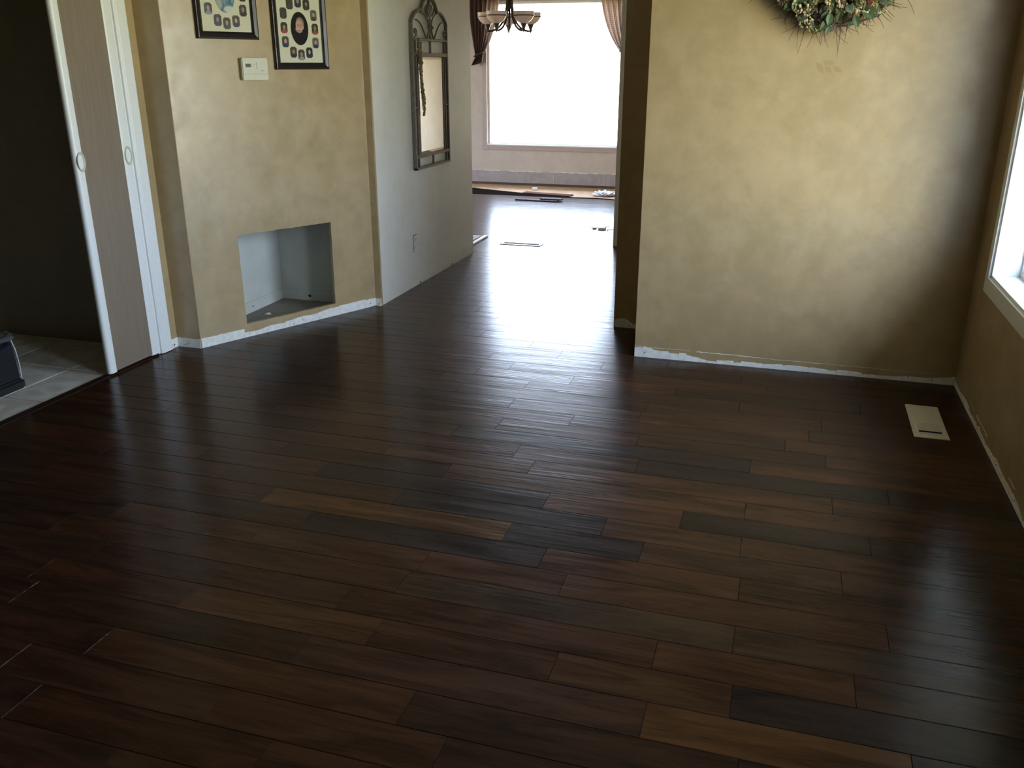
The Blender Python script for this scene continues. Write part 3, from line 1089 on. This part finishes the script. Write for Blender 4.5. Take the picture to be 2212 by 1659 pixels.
# thermostat
p = PA+Vector((cos(DA), sin(DA), 0))*.493
th = empty('thermostat', (p.x, p.y, 1.419), DA)
tag(th, 'cream wall thermostat with a small grey display on the diagonal wall', 'thermostat')
m = rbox(-.080, .080, -.030, -.006, .002, .115, .004, 0, 2)
bd = m.build('cover', M['cream'], th, smooth=True)
MB().box(-.078, .078, -.008, 0, .004, .113).build('wall_plate', M['cream'], th)
MB().box(-.079, .079, -.0305, -.0295, .033, .0345).build('lid_seam', M['print_grey'], bd)
MB().box(-.060, -.028, -.0308, -.0295, .068, .086).build('display', M['lcd'], bd)
for zz in (.071, .082):
    rbox(-.022, -.012, -.032, -.029, zz-.002, zz+.0025, .001, 0, 1).build('button', M['cream'], bd)
    rbox(-.008, .002, -.032, -.029, zz-.002, zz+.0025, .001, 0, 1).build('button', M['cream'], bd)
MB().box(.0075, .0095, -.0308, -.0295, .060, .094).build('slider_slot', M['print_grey'], bd)
MB().box(.034, .054, -.0307, -.0295, .0485, .0515).build('printed_name', M['print_grey'], bd)

# outlet cover on the hall wall, painted over
ot = empty('outlet_cover', (XM, 5.737, .305))
tag(ot, 'painted-over outlet cover low on the hall wall', 'outlet')
rbox(.0, .006, -.037, .037, -.062, .062, .003, 0, 2).build('plate', M['wall_plain'], ot, smooth=True)
for zz in (-.024, .024):
    rbox(.004, .009, -.017, .017, zz-.014, zz+.014, .004, 0, 2).build('socket', M['wall_plain'], ot, smooth=True)

# ------------------------------------------------------------------ iron mirror on the hall wall
mr = empty('wall_mirror', (XM, 6.075, .81))
tag(mr, 'tall narrow wrought-iron mirror with an arched scrollwork top', 'mirror')
XF = .026                                       # how far the iron stands off the wall


def iron(name, paths, r=.006, flat=None, seg=8, x=XF, parent=mr):
    m_ = MB()
    for pth in paths:
        m_.tube([(x, a, b) for a, b in pth], r, seg, flat=flat)
    return m_.build(name, M['iron'], parent, smooth=True)


def ibar(name, y0, y1, z0, z1, x0=.006, x1=XF+.004, parent=mr):
    return MB().box(x0, x1, y0, y1, z0, z1).build(name, M['iron'], parent, bevel=.002)


HWm = .325
ibar('side_bar', -HWm, -HWm+.018, 0, .955, .008, XF+.006)
ibar('side_bar', HWm-.018, HWm, 0, .955, .008, XF+.006)
ibar('bottom_bar', -HWm, HWm, 0, .016, .008, XF+.006)
for z0, z1 in ((.842, .858), (.742, .766), (.078, .098)):
    ibar('cross_rail', -HWm+.018, HWm-.018, z0, z1, .014)
for yy in (-.268, .258):
    ibar('upright', yy, yy+.010, .016, .842, .014)
for z0, z1 in ((.766, .842), (.016, .078)):
    ibar('short_post', -.007, .007, z0, z1, .016)
for zz in (.41,):
    ibar('link', -HWm+.018, -.258, zz, zz+.010, .016)
    ibar('link', .258, HWm-.018, zz, zz+.010, .016)


def arc(c, r, a0, a1, n_=14, ry=None):
    return [(c[0]+r*cos(R(a0+(a1-a0)*i/n_)), c[1]+(ry or r)*sin(R(a0+(a1-a0)*i/n_))) for i in range(n_+1)]


def bez(p0, p1, p2, p3, n_=16):
    o_ = []
    for i in range(n_+1):
        t = i/n_
        o_.append(tuple((1-t)**3*a+3*(1-t)**2*t*b+3*(1-t)*t*t*c+t**3*d for a, b, c, d in zip(p0, p1, p2, p3)))
    return o_


# crest outline: shoulder arcs and the pointed centre loop, as deep as the frame
crest = bez((-HWm+.009, .950), (-.30, .968), (-.27, 1.018), (-.165, 1.030)) + bez((-.155, 1.022), (-.125, 1.04), (-.12, 1.108), (0, 1.115))[1:]
crest += [(-a, b) for a, b in crest[::-1]][1:]
m = MB()
n_ = len(crest)
vs = []
for x_ in (.008, XF+.006):
    for off in (0, .013):
        for i, (a, b) in enumerate(crest):
            t = Vector((crest[min(i+1, n_-1)][0]-crest[max(i-1, 0)][0], crest[min(i+1, n_-1)][1]-crest[max(i-1, 0)][1])).normalized()
            vs.append((x_, a-t.y*off, b+t.x*off))
fs = []
for i in range(n_-1):
    fs += [(i, i+1, n_+i+1, n_+i), (2*n_+i, 3*n_+i, 3*n_+i+1, 2*n_+i+1), (i, 2*n_+i, 2*n_+i+1, i+1), (n_+i, n_+i+1, 3*n_+i+1, 3*n_+i)]
fs += [(0, n_, 3*n_, 2*n_), (n_-1, 3*n_-1, 4*n_-1, 2*n_-1)]
m.add(vs, fs)
m.build('crest', M['iron'], mr)
iron('stem', [[(0, .858), (0, 1.0)]], .006)
for sg in (-1, 1):
    f = lambda L_: [(sg*a, b) for a, b in L_]
    iron('inner_curve', [f(bez((.160, 1.022), (.07, 1.02), (.02, .97), (.022, .93)) + bez((.022, .93), (.024, .90), (.05, .87), (.062, .86))[1:])], .006)
    iron('fan_curve', [f(bez((.070, .858), (.12, .90), (.15, .965), (.245, .972)))], .0055)
    iron('corner_scroll', [f(bez((.285, .860), (.24, .865), (.235, .915), (.265, .915)) + arc((.268, .902), .013, 90, -150, 10)[1:])], .0055)
    iron('crossing_rod', [f([(-.018, .860), (.018, .955), (.0, 1.01)])], .004)
    m = MB().ball((XF+.004, sg*.024, .930), .013, 10, 6)
    m.build('knuckle', M['iron'], mr, smooth=True)
    # leaves inside the centre loop
    m = MB()
    pts = f(bez((.0, 1.0), (.04, 1.005), (.055, 1.05), (.030, 1.075)) + bez((.030, 1.075), (.03, 1.05), (.015, 1.03), (0, 1.0))[1:-1])
    m.prism(pts, lambda u, v, t: (t, u, v), XF-.010, XF+.004)
    m.build('crest_leaf', M['iron'], mr)
    iron('crest_scroll', [f(bez((.0, 1.0), (.055, 1.0), (.085, 1.03), (.075, 1.055)))], .005)
m = MB().prism([(-.012, 1.035), (0, 1.02), (.012, 1.035), (.009, 1.085), (0, 1.105), (-.009, 1.085)], lambda u, v, t: (t, u, v), XF-.012, XF+.004)
m.build('crest_bud', M['iron'], mr)
for yy in (-.2, .2):
    MB().box(0, .012, yy-.012, yy+.012, .738, .762).build('wall_spacer', M['iron'], mr)
# glass with a bevelled rim
GY0, GY1, GZ0, GZ1 = -.232, .232, .098, .742
bv = .020
m = MB()
m.add([(.019, GY0, GZ0), (.019, GY1, GZ0), (.019, GY1, GZ1), (.019, GY0, GZ1), (.022, GY0+bv, GZ0+bv), (.022, GY1-bv, GZ0+bv), (.022, GY1-bv, GZ1-bv), (.022, GY0+bv, GZ1-bv),
       (.010, GY0, GZ0), (.010, GY1, GZ0), (.010, GY1, GZ1), (.010, GY0, GZ1)],
      [(4, 5, 6, 7), (0, 1, 5, 4), (1, 2, 6, 5), (2, 3, 7, 6), (3, 0, 4, 7), (8, 11, 10, 9), (0, 8, 9, 1), (1, 9, 10, 2), (2, 10, 11, 3), (3, 11, 8, 0)])
m.build('looking_glass', M['silver'], mr)
ibar('glass_edge', GY0-.010, GY0, GZ0, GZ1, .010, .027)
ibar('glass_edge', GY1, GY1+.010, GZ0, GZ1, .010, .027)

# strand of beads hung on the left scroll
bs = empty('bead_strand', (XM+XF+.012, 5.815, 1.665))
tag(bs, 'strand of dull gold beads hanging from the left scroll of the iron mirror', 'bead strand')
q = random.Random(8)
cord, beads = MB(), MB()
for k_ in range(4):
    pts = []
    L_ = .40+.03*k_
    for i in range(34):
        t = i/33
        yy = .007*k_-.014+t*.055+.013*sin(t*9+k_*2.1)*(0.3+t)
        xx = .006*cos(t*11+k_*1.7)+.010
        pts.append((xx, yy, -t*L_))
    cord.tube(pts, .0022, 5)
    for i, p_ in enumerate(pts[2:]):
        beads.ball((p_[0]+q.uniform(-.003, .003), p_[1]+q.uniform(-.004, .004), p_[2]), q.uniform(.006, .012), 6, 4)
loop = [(.012, .045+.018*cos(t), -.425+.036*sin(t)) for t in [2*pi*i/20 for i in range(20)]]
cord.tube(loop, .0035, 6, closed=True)
cord.tube([(0, 0, .0), (.0, -.004, .015), (-.012, -.01, .02)], .003, 6)
cord.build('cord', M['iron'], bs, smooth=True)
beads.build('beads', M['beads'], bs, smooth=True)['kind'] = 'stuff'

# ------------------------------------------------------------------ wreath on the back wall
wr = empty('wreath', (.125, YB, 1.955))
tag(wr, 'dried flower wreath of hydrangea heads, leaves and twigs on the back wall', 'wreath')
q = random.Random(21)
RW = .238
m = MB()
for k_ in range(36):
    ph = q.uniform(0, 6.28)
    rr = RW+q.uniform(-.105, .055)
    pts = [((rr+.012*sin(3*t+ph))*cos(t), -.035+.022*sin(5*t+ph), (rr+.012*sin(3*t+ph))*sin(t)) for t in [2*pi*i/48 for i in range(48)]]
    m.tube(pts, .004, 4, closed=True)
m.build('twig_ring', M['twig'], wr, fix=False)
m = MB()
for k_ in range(420):
    a = q.uniform(0, 2*pi)
    r0 = RW+q.uniform(.0, .06)
    ln = q.uniform(.03, .085) if q.random() < .9 else q.uniform(.10, .16)
    da = q.uniform(-.5, .5)
    y0 = q.uniform(-.055, -.008)
    pts = []
    cv = q.uniform(-.6, .6)
    for i in range(6):
        t = i/5
        aa = a+da*t*.25+cv*t*t*.15
        rr = r0+ln*t
        pts.append((rr*cos(aa), min(-.003, y0-.01*sin(t*3)+q.uniform(-.004, .004)), rr*sin(aa)))
    m.tube(pts, [.0017*(1-.6*i/5) for i in range(6)], 4)
tw = m.build('loose_twigs', M['twig'], wr, fix=False)
tw['kind'] = 'stuff'


def floret_mesh(nf, rad, seed, mat):
    """domed flower head: many four-petalled florets"""
    q_ = random.Random(seed)
    m_ = MB()
    m_.ball((0, 0, -.1*rad), rad*.62, 10, 6)
    for i in range(nf):
        z = 1-1.25*(i+.5)/nf
        a = i*2.39996
        s_ = math.sqrt(max(0, 1-z*z))
        nrm = Vector((s_*cos(a), s_*sin(a), z))
        c = nrm*rad*q_.uniform(.66, 1.10)
        t1 = nrm.cross(Vector((.3, .2, 1))).normalized()
        t2 = nrm.cross(t1)
        ro = q_.uniform(0, 6)
        pr = rad*q_.uniform(.38, .52)
        for k_ in range(4):
            b = ro+k_*pi/2
            d = t1*cos(b)+t2*sin(b)
            e2 = t1*cos(b+.6)+t2*sin(b+.6)
            e3 = t1*cos(b-.6)+t2*sin(b-.6)
            m_.add([c, c+e3*pr*.72+nrm*pr*.40, c+(d*.92+e3*.25)*pr*.98+nrm*pr*.42, c+(d*.92+e2*.25)*pr*.98+nrm*pr*.42, c+e2*pr*.72+nrm*pr*.40], [(0, 1, 2, 3, 4)])
        m_.ball(c+nrm*pr*.12, pr*.16, 5, 3)
    return m_.mesh('flower_head', mat, fix=False)


heads = [(floret_mesh(24, .032, 31, M['fl_green']), 'fl_green'), (floret_mesh(24, .032, 32, M['fl_mauve']), ''), (floret_mesh(20, .027, 33, M['fl_cream']), ''),
         (floret_mesh(20, .027, 34, M['fl_gold']), '')]
rose = floret_mesh(12, .020, 35, M['fl_red'])


def inst(name, me, parent, loc, direction, sc=1.0, roll=0.0):
    o_ = bpy.data.objects.new(name, me)
    COL.objects.link(o_)
    o_.parent = parent
    o_.location = loc
    rq = Vector(direction).to_track_quat('Z', 'Y')
    o_.rotation_euler = (rq.to_matrix().to_4x4() @ Matrix.Rotation(roll, 4, 'Z')).to_euler()
    o_.scale = (sc, sc, sc)
    return o_


for k_ in range(210):
    a = 2*pi*(k_*.61803) + q.uniform(-.1, .1)
    rr = RW+q.uniform(-.112, .066)
    dy = -.050-q.uniform(.005, .045)*(1-abs(rr-RW)/.13)
    nrm = Vector(((rr-RW)*9*cos(a), -.8, (rr-RW)*9*sin(a)))
    me_ = heads[q.choice([0, 0, 1, 1, 1, 2, 3])][0] if q.random() > .1 else rose
    inst('flower_head', me_, wr, (rr*cos(a), dy, rr*sin(a)), nrm, q.uniform(.48, .85), q.uniform(0, 6))
# hand-placed heads and leaves along the visible lower edge
for (dx, dz, kind, sc) in [(-.20, -.165, 3, 1.0), (-.115, -.235, 1, 1.0), (-.085, -.18, 0, .9), (-.02, -.225, 0, .8), (.045, -.215, 1, .9), (.11, -.20, 0, 1.0), (.165, -.165, 2, .7),
                           (.20, -.12, 0, 1.0), (-.05, -.275, 1, .75), (.02, -.26, 2, .6), (.075, -.255, 1, .7)]:
    inst('flower_head', heads[kind][0], wr, (dx, -.088, dz), (dx*.8, -1, dz*.8), sc*.72, dx*40)
inst('flower_head', rose, wr, (.015, -.095, -.165), (0, -1, -.3), 1.0)
inst('flower_head', rose, wr, (.03, -.088, -.205), (0, -1, -.3), .8)


def leaf_mesh(L_, W_, mat, fold=.25):
    m_ = MB()
    n_ = 8
    for sg in (-1, 1):
        vs = []
        for i in range(n_+1):
            t = i/n_
            wd_ = W_*math.sin(pi*min(1, t*1.02))**.8*(1-.25*t)
            vs.append((L_*t, 0, .10*L_*sin(t*2.6)))
            vs.append((L_*t, sg*wd_, .10*L_*sin(t*2.6)+fold*wd_))
        vs2 = [(x_, y_, z_-.0008) for x_, y_, z_ in vs]
        fs = [(2*i, 2*i+2, 2*i+3, 2*i+1) for i in range(n_)]
        m_.add(vs, fs)
        m_.add(vs2, fs)
    m_.tube([(-.015, 0, -.002), (0, 0, 0), (L_*.6, 0, .10*L_*sin(1.5))], .0012, 4)
    return m_.mesh('leaf', mat, fix=False)


lm = [leaf_mesh(.060, .020, M['leaf']), leaf_mesh(.050, .021, M['leaf_blue']), leaf_mesh(.070, .017, M['leaf'])]


def leaf(dx, dy, dz, ang, tilt, k_, sc=1.0, roll=0.0):
    o_ = bpy.data.objects.new('leaf', lm[k_])
    COL.objects.link(o_)
    o_.parent = wr
    o_.location = (dx, dy, dz)
    mm = Matrix.Rotation(-ang, 4, 'Y') @ Matrix.Rotation(R(90)+roll, 4, 'X') @ Matrix.Rotation(tilt, 4, 'Y')
    o_.rotation_euler = mm.to_euler()
    o_.scale = (sc,)*3


for (dx, dz, ang, k_, sc) in [(-.17, -.195, 215, 1, 1.0), (-.16, -.19, 240, 1, .9), (-.06, -.255, 262, 1, 1.25), (-.045, -.26, 290, 0, .9), (.125, -.215, 312, 0, 1.25), (.12, -.21, 345, 0, 1.1),
                              (.155, -.155, 330, 0, 1.2), (-.005, -.285, 250, 2, .7), (.17, -.12, 300, 2, .9)]:
    leaf(dx, -.085, dz, R(ang), q.uniform(-.2, .3), k_, sc, q.uniform(-.4, .4))
for k_ in range(90):
    a = q.uniform(0, 2*pi)
    rr = RW+q.uniform(-.08, .05)
    leaf(rr*cos(a), q.uniform(-.115, -.06), rr*sin(a), a+q.uniform(-1.0, 1.0), q.uniform(-.4, .4), q.choice([0, 1, 2]), q.uniform(.7, 1.05), q.uniform(-.5, .5))
# sprigs of small cream berries
for k_ in range(18):
    a = R(270)+q.uniform(-1, 1)*.85 if k_ < 9 else q.uniform(0, 6.28)
    r0 = RW+q.uniform(-.07, .02)
    ln = q.uniform(.05, .09)
    m = MB()
    pts = [((r0+ln*t)*cos(a+.35*t*q.choice([1, 1])), -.115+.035*t, (r0+ln*t)*sin(a+.35*t)) for t in [i/9 for i in range(10)]]
    m.tube(pts, .0013, 4)
    for p_ in pts[1:]:
        for _ in range(2):
            m.ball((p_[0]+q.uniform(-.008, .008), p_[1]+q.uniform(-.006, .004), p_[2]+q.uniform(-.008, .008)), q.uniform(.0035, .0062), 6, 4)
    m.build('berry_sprig', M['fl_cream'], wr, fix=False)

# stencilled leaf sprig on the wall under the wreath
sn = empty('wall_stencil', (.150, YB, 1.475))
tag(sn, 'faint stencilled sprig of four leaves painted on the wall below the wreath', 'stencil')


def sten(cx, cz, L_, W_, ang):
    pts = []
    for i in range(12):
        t = i/12
        pts.append((L_*(t-.5), W_*sin(pi*t)))
    pts += [(L_*.5, 0)] + [(x_, -z_*.9) for x_, z_ in pts[:0:-1]]
    ca, sa = cos(R(ang)), sin(R(ang))
    m_ = MB()
    m_.prism([(cx+x_*ca-z_*sa, cz+x_*sa+z_*ca) for x_, z_ in pts], lambda u, v, t: (u, t, v), -.0007, .0)
    m_.build('stencil_leaf', M['stencil'], sn)


sten(-.048, .010, .062, .013, -55)
sten(-.012, .034, .056, .012, -5)
sten(-.010, .000, .052, .012, -50)
sten(.028, .004, .056, .012, -30)

# ------------------------------------------------------------------ floor registers


def register(name, label, loc, rz, W_, L_, matf, nslat, half=False, rimm=None):
    r_ = empty(name, loc, rz)
    tag(r_, label, 'floor register')
    bw, th_ = .024, .006
    # bevelled rim of four pieces; local x = short side, y = long side
    for (a, b) in (((-W_/2, -L_/2), (W_/2, -L_/2)), ((W_/2, -L_/2), (W_/2, L_/2)), ((W_/2, L_/2), (-W_/2, L_/2)), ((-W_/2, L_/2), (-W_/2, -L_/2))):
        m_ = MB()
        vs = []
        for ca in (a, b):
            for u, z in ((0, .0006), (.006, th_), (bw, th_), (bw, .0006)):
                vs.append((ca[0]-math.copysign(u, ca[0]), ca[1]-math.copysign(u, ca[1]), z))
        m_.add(vs, [(0, 1, 5, 4), (1, 2, 6, 5), (2, 3, 7, 6), (3, 0, 4, 7), (0, 3, 2, 1), (4, 5, 6, 7)])
        m_.build('rim', rimm or matf, r_)
    MB().box(-W_/2+bw, W_/2-bw, -L_/2+bw, L_/2-bw, .0004, .0012).build('duct_shadow', M['dark'], r_)
    iw, il = W_-2*bw, L_-2*bw
    for i in range(nslat):
        yy = -il/2+il*(i+.5)/nslat
        m_ = MB()
        wdt = il/nslat*.40
        if half and i >= nslat*.42:
            wdt = il/nslat*.97
        m_.add([(-iw/2, -wdt/2, .002), (iw/2, -wdt/2, .002), (iw/2, wdt/2, .0048), (-iw/2, wdt/2, .0048), (-iw/2, -wdt/2, .0012), (iw/2, -wdt/2, .0012), (iw/2, wdt/2, .004), (-iw/2, wdt/2, .004)],
               [(0, 1, 2, 3), (4, 7, 6, 5), (0, 4, 5, 1), (1, 5, 6, 2), (2, 6, 7, 3), (3, 7, 4, 0)])
        m_.build('slat', matf, r_, loc=(0, yy, 0))
    return r_


rg = register('floor_register', 'cream metal floor register near the right corner of the room', (.711, 4.011, 0), R(-.5), .142, .395, plain('cream_enamel', (.62, .59, .47), .4), 20, True)
MB().box(-.047, .047, -.135, -.131, .0015, .0066).build('damper_bar', M['dark'], rg)
register('floor_register', 'low metal floor register in the glare of the dining room floor', (-2.185, 7.435, 0), R(90), .115, .375, plain('grey_grille', (.16, .155, .15), .6, spec=.2), 20, rimm=plain('glare_rim', (.72, .71, .69), .3))  # rim lightened so that its colour carries the floor glare

# ------------------------------------------------------------------ chandelier
CH = (-2.855, 9.25)
ch = empty('chandelier', (CH[0], CH[1], 0))
tag(ch, 'bronze chandelier with five alabaster glass bowls hanging before the dining window', 'chandelier')
MB().lathe([(.062, ZC), (.060, ZC-.012), (.02, ZC-.035), (.012, ZC-.04)], seg=20).build('ceiling_canopy', M['bronze'], ch, smooth=True)
MB().lathe([(.004, 1.835), (.012, 1.845), (.016, 1.87), (.011, 1.90), (.011, 2.10), (.020, 2.13), (.026, 2.20), (.016, 2.26), (.009, 2.30), (.006, 2.34), (.006, ZC-.03)], seg=14).build('centre_column', M['bronze'], ch, smooth=True)
RC = .232
for k_ in range(5):
    # 0 deg points away from the camera, turned so two bowls face it
    a = R(107+2+72*k_)
    dx, dy = cos(a), sin(a)
    m = MB()
    pth = bez((.018, 2.22), (.03, 2.05), (.035, 1.93), (.11, 1.865)) + bez((.11, 1.865), (.16, 1.825), (.20, 1.818), (RC+.03, 1.832))[1:]
    m.tube([(dx*r_, dy*r_, z_) for r_, z_ in pth], [.011]*(len(pth)-6)+[.0105, .0095, .008, .0065, .005, .003], 8)
    m.build('arm', M['bronze'], ch, smooth=True)
    c_ = (dx*RC, dy*RC, 0)
    MB().lathe([(.004, 1.806), (.010, 1.820), (.016, 1.845), (.025, 1.870), (.034, 1.888), (.032, 1.894)], c_, 16).build('cup', M['bronze'], ch, smooth=True)
    bw_ = MB().lathe([(.022, 1.886), (.050, 1.897), (.078, 1.918), (.098, 1.948), (.103, 1.962), (.104, 1.990), (.108, 2.002), (.104, 2.002), (.099, 1.990), (.098, 1.962), (.093, 1.950), (.073, 1.922), (.046, 1.902), (.018, 1.892)],
                     c_, 28, True, True).build('glass_bowl', M['alabaster'], ch, smooth=True)
    MB().lathe([(.1035, 1.958), (.1085, 1.958), (.1085, 1.967), (.1035, 1.967)], c_, 28, False, False).build('metal_band', M['bronze'], bw_, smooth=True)

# ------------------------------------------------------------------ curtains in the dining room


def curtain(name, label, xo, xi, tie_x, sgn):
    """panel gathered at the rod and pulled to a tie-back; xo outer edge, xi inner edge at the top"""
    root_ = empty(name, ((xo+xi)/2, YD-.10, 1.5))
    tag(root_, label, 'curtain', 'curtains at the dining window')
    ox = (xo+xi)/2
    nu, nv = 44, 30
    zt, zb = 2.40, 1.63
    vs = []
    for j_ in range(nv+1):
        t = j_/nv
        z = zt+(zb-zt)*t
        gather = t**1.7
        for i in range(nu+1):
            u = i/nu
            xtop = xo+(xi-xo)*u
            # inner edge sweeps back to the tie, outer edge hangs straight
            xtie = tie_x+(u-.5)*.11*sgn
            xx = xtop*(1-gather)+xtie*gather
            fold = sin(u*2*pi*7+.5*sin(t*3))*(.028*(1-gather)+.020*gather)
            sag = -.06*u*sin(pi*t)*(.6+.4*u)
            vs.append((xx-ox, fold, z+sag-1.5-.04*(1-u)*gather))
    fs = [(j_*(nu+1)+i, j_*(nu+1)+i+1, (j_+1)*(nu+1)+i+1, (j_+1)*(nu+1)+i) for j_ in range(nv) for i in range(nu)]
    m_ = MB().add(vs, fs)
    pn = m_.build('panel', M['curtain'], root_, smooth=True, fix=False)
    so = pn.modifiers.new('thickness', 'SOLIDIFY')
    so.thickness = .0015
    # tail under the tie-back
    vs = []
    for j_ in range(9):
        t = j_/8
        for i in range(nu+1):
            u = i/nu
            xx = tie_x+(u-.5)*(.11+.05*t)*sgn-.04*t*sgn
            vs.append((xx-ox, sin(u*2*pi*6)*(.020+.01*t), 1.64-.115*t-1.5-.04*(1-u)))
    fs = [(j_*(nu+1)+i, j_*(nu+1)+i+1, (j_+1)*(nu+1)+i+1, (j_+1)*(nu+1)+i) for j_ in range(8) for i in range(nu)]
    m_ = MB().add(vs, fs)
    tl = m_.build('tail', M['curtain'], root_, smooth=True, fix=False)
    so = tl.modifiers.new('thickness', 'SOLIDIFY')
    so.thickness = .0015
    m_ = MB()
    pts = [(tie_x-ox+.075*cos(t)*sgn, .035*sin(t), 1.628-1.5+.028*cos(t)) for t in [2*pi*i/24 for i in range(24)]]
    m_.tube(pts, .012, 6, closed=True, flat=.5)
    m_.build('tie_back', M['curtain'], root_, smooth=True)
    return root_


curtain('curtain', 'brown plaid curtain tied back at the left of the dining window', -4.06, -3.63, -3.905, 1)
curtain('curtain', 'pale backlit plaid curtain tied back at the right of the dining window', -1.86, -2.36, -2.02, -1)
rod = empty('curtain_rod', (-2.95, YD-.10, 2.445))
tag(rod, 'dark curtain rod above the dining window', 'curtain rod')
MB().tube([(-1.2, 0, 0), (1.2, 0, 0)], .014, 10).build('pole', M['bronze'], rod, smooth=True)
for sg in (-1, 1):
    MB().lathe([(.004, -.03), (.02, -.012), (.026, .008), (.016, .028), (.004, .034)], (sg*1.215, 0, 0), 12).build('finial', M['bronze'], rod, smooth=True)
    MB().box(sg*1.1-.008, sg*1.1+.008, -.006, .10, -.028, -.013).build('bracket', M['bronze'], rod, bevel=.002)

# ------------------------------------------------------------------ unfinished flooring and leftovers in the dining room
m = MB()
m.prism([(-4.9, 10.37), (-1.75, 10.37), (-1.9, 10.50), (-2.155, 10.575), (-2.47, 10.53), (-3.30, 10.79), (-3.92, 11.02), (-4.9, 11.30)], lambda u, v, t: (u, v, t), -.0144, -.0125)
tag(m.build('felt_underlay', M['felt']), 'black felt underlay showing at the unfinished edge of the dining floor', 'underlay')


def loose_plank(label, loc, rz, L_, W_, col_, th_=.014):
    o_ = empty('loose_plank', loc, rz)
    tag(o_, label, 'plank', 'loose floor boards in the dining room')
    m_ = MB()
    plank_geo(m_, -L_/2, L_/2, -W_/2, W_/2, th_, th_)
    b_ = m_.build('board', M['plank'], o_, fix=False)
    b_.color = (*col_, 1)
    MB().box(-L_/2+.001, L_/2-.001, W_/2-.0005, W_/2+.006, .004, .009).build('tongue', M['plank'], o_).color = (*col_, 1)
    return o_


loose_plank('long brown loose plank lying on the bare dining subfloor', (-2.80, 10.66, -.0125), R(-9), .64, .14, (.10, .045, .028))
loose_plank('thin loose plank lying on the laid dining floor', (-2.76, 10.03, 0), R(-3.5), .52, .075, (.05, .03, .025))
loose_plank('short loose plank end lying across the thin plank', (-2.60, 10.09, .0142), R(-3.5), .26, .09, (.06, .04, .035))
o = rbox(-.035, .035, -.045, .045, 0, .03, .004, 0, 2).build('flooring_spacer', M['white'], loc=(-3.07, 11.04, -.0144), rot=(0, 0, .2))
tag(o, 'small white block lying on the dining subfloor', 'block')
# crumpled clear plastic
q = random.Random(3)
bm = bmesh.new()
bmesh.ops.create_icosphere(bm, subdivisions=4, radius=1)
for v in bm.verts:
    f = 1+.30*sin(v.co.x*7+v.co.y*5)*cos(v.co.z*8+v.co.x*3)+.10*sin(v.co.x*19+v.co.z*11)+q.uniform(-.03, .03)
    v.co = Vector((v.co.x*.13*f, v.co.y*.13*f, max(0, (v.co.z+.75))*.030*f))
m = MB()
bm.verts.index_update()
m.add([v.co[:] for v in bm.verts], [[v.index for v in f.verts] for f in bm.faces])
bm.free()
tag(m.build('plastic_bag', M['plastic_film'], loc=(-2.10, 10.80, -.0144)), 'crumpled white plastic bag on the dining subfloor', 'plastic bag')
# tangle of wrapper/cord in the glare
cd = empty('cord_tangle', (-1.66, 8.40, 0))
tag(cd, 'small tangle of cord and wrapper on the bright dining floor', 'cord')
m = MB()
pts = [(-.16+.34*t+.03*sin(t*14), .05-.10*t+.05*cos(t*11), .006+.010*abs(sin(t*9))) for t in [i/50 for i in range(51)]]
m.tube(pts, .0035, 6)
m.build('cord', M['steel'], cd, smooth=True)
m = rbox(-.03, .05, -.045, .02, .0, .022, .006, .2)
m.build('plug', M['plastic_film'], cd, smooth=True)
rbox(-.085, -.05, -.02, .03, .0, .014, .004, .2).build('wrapper', M['plastic_film'], cd, smooth=True)
# white trim stick and grey board at the hall corner
o = rbox(-.020, .020, -.235, .235, 0, .016, .004, 0, 2).build('trim_stick', M['white'], loc=(-2.60, 7.46, .0), rot=(0, 0, R(1)))
tag(o, 'short white trim stick lying on the floor past the hall corner', 'trim stick')
o = MB()
plank_geo(o, -.17, .17, -.15, .15, .018, .018, .002)
o = o.build('board_offcut', plain('grey_board', (.33, .27, .24), .6), loc=(-2.80, 7.50, 0), rot=(0, 0, 0))
tag(o, 'flat greyish board offcut lying beside the white trim stick', 'board')
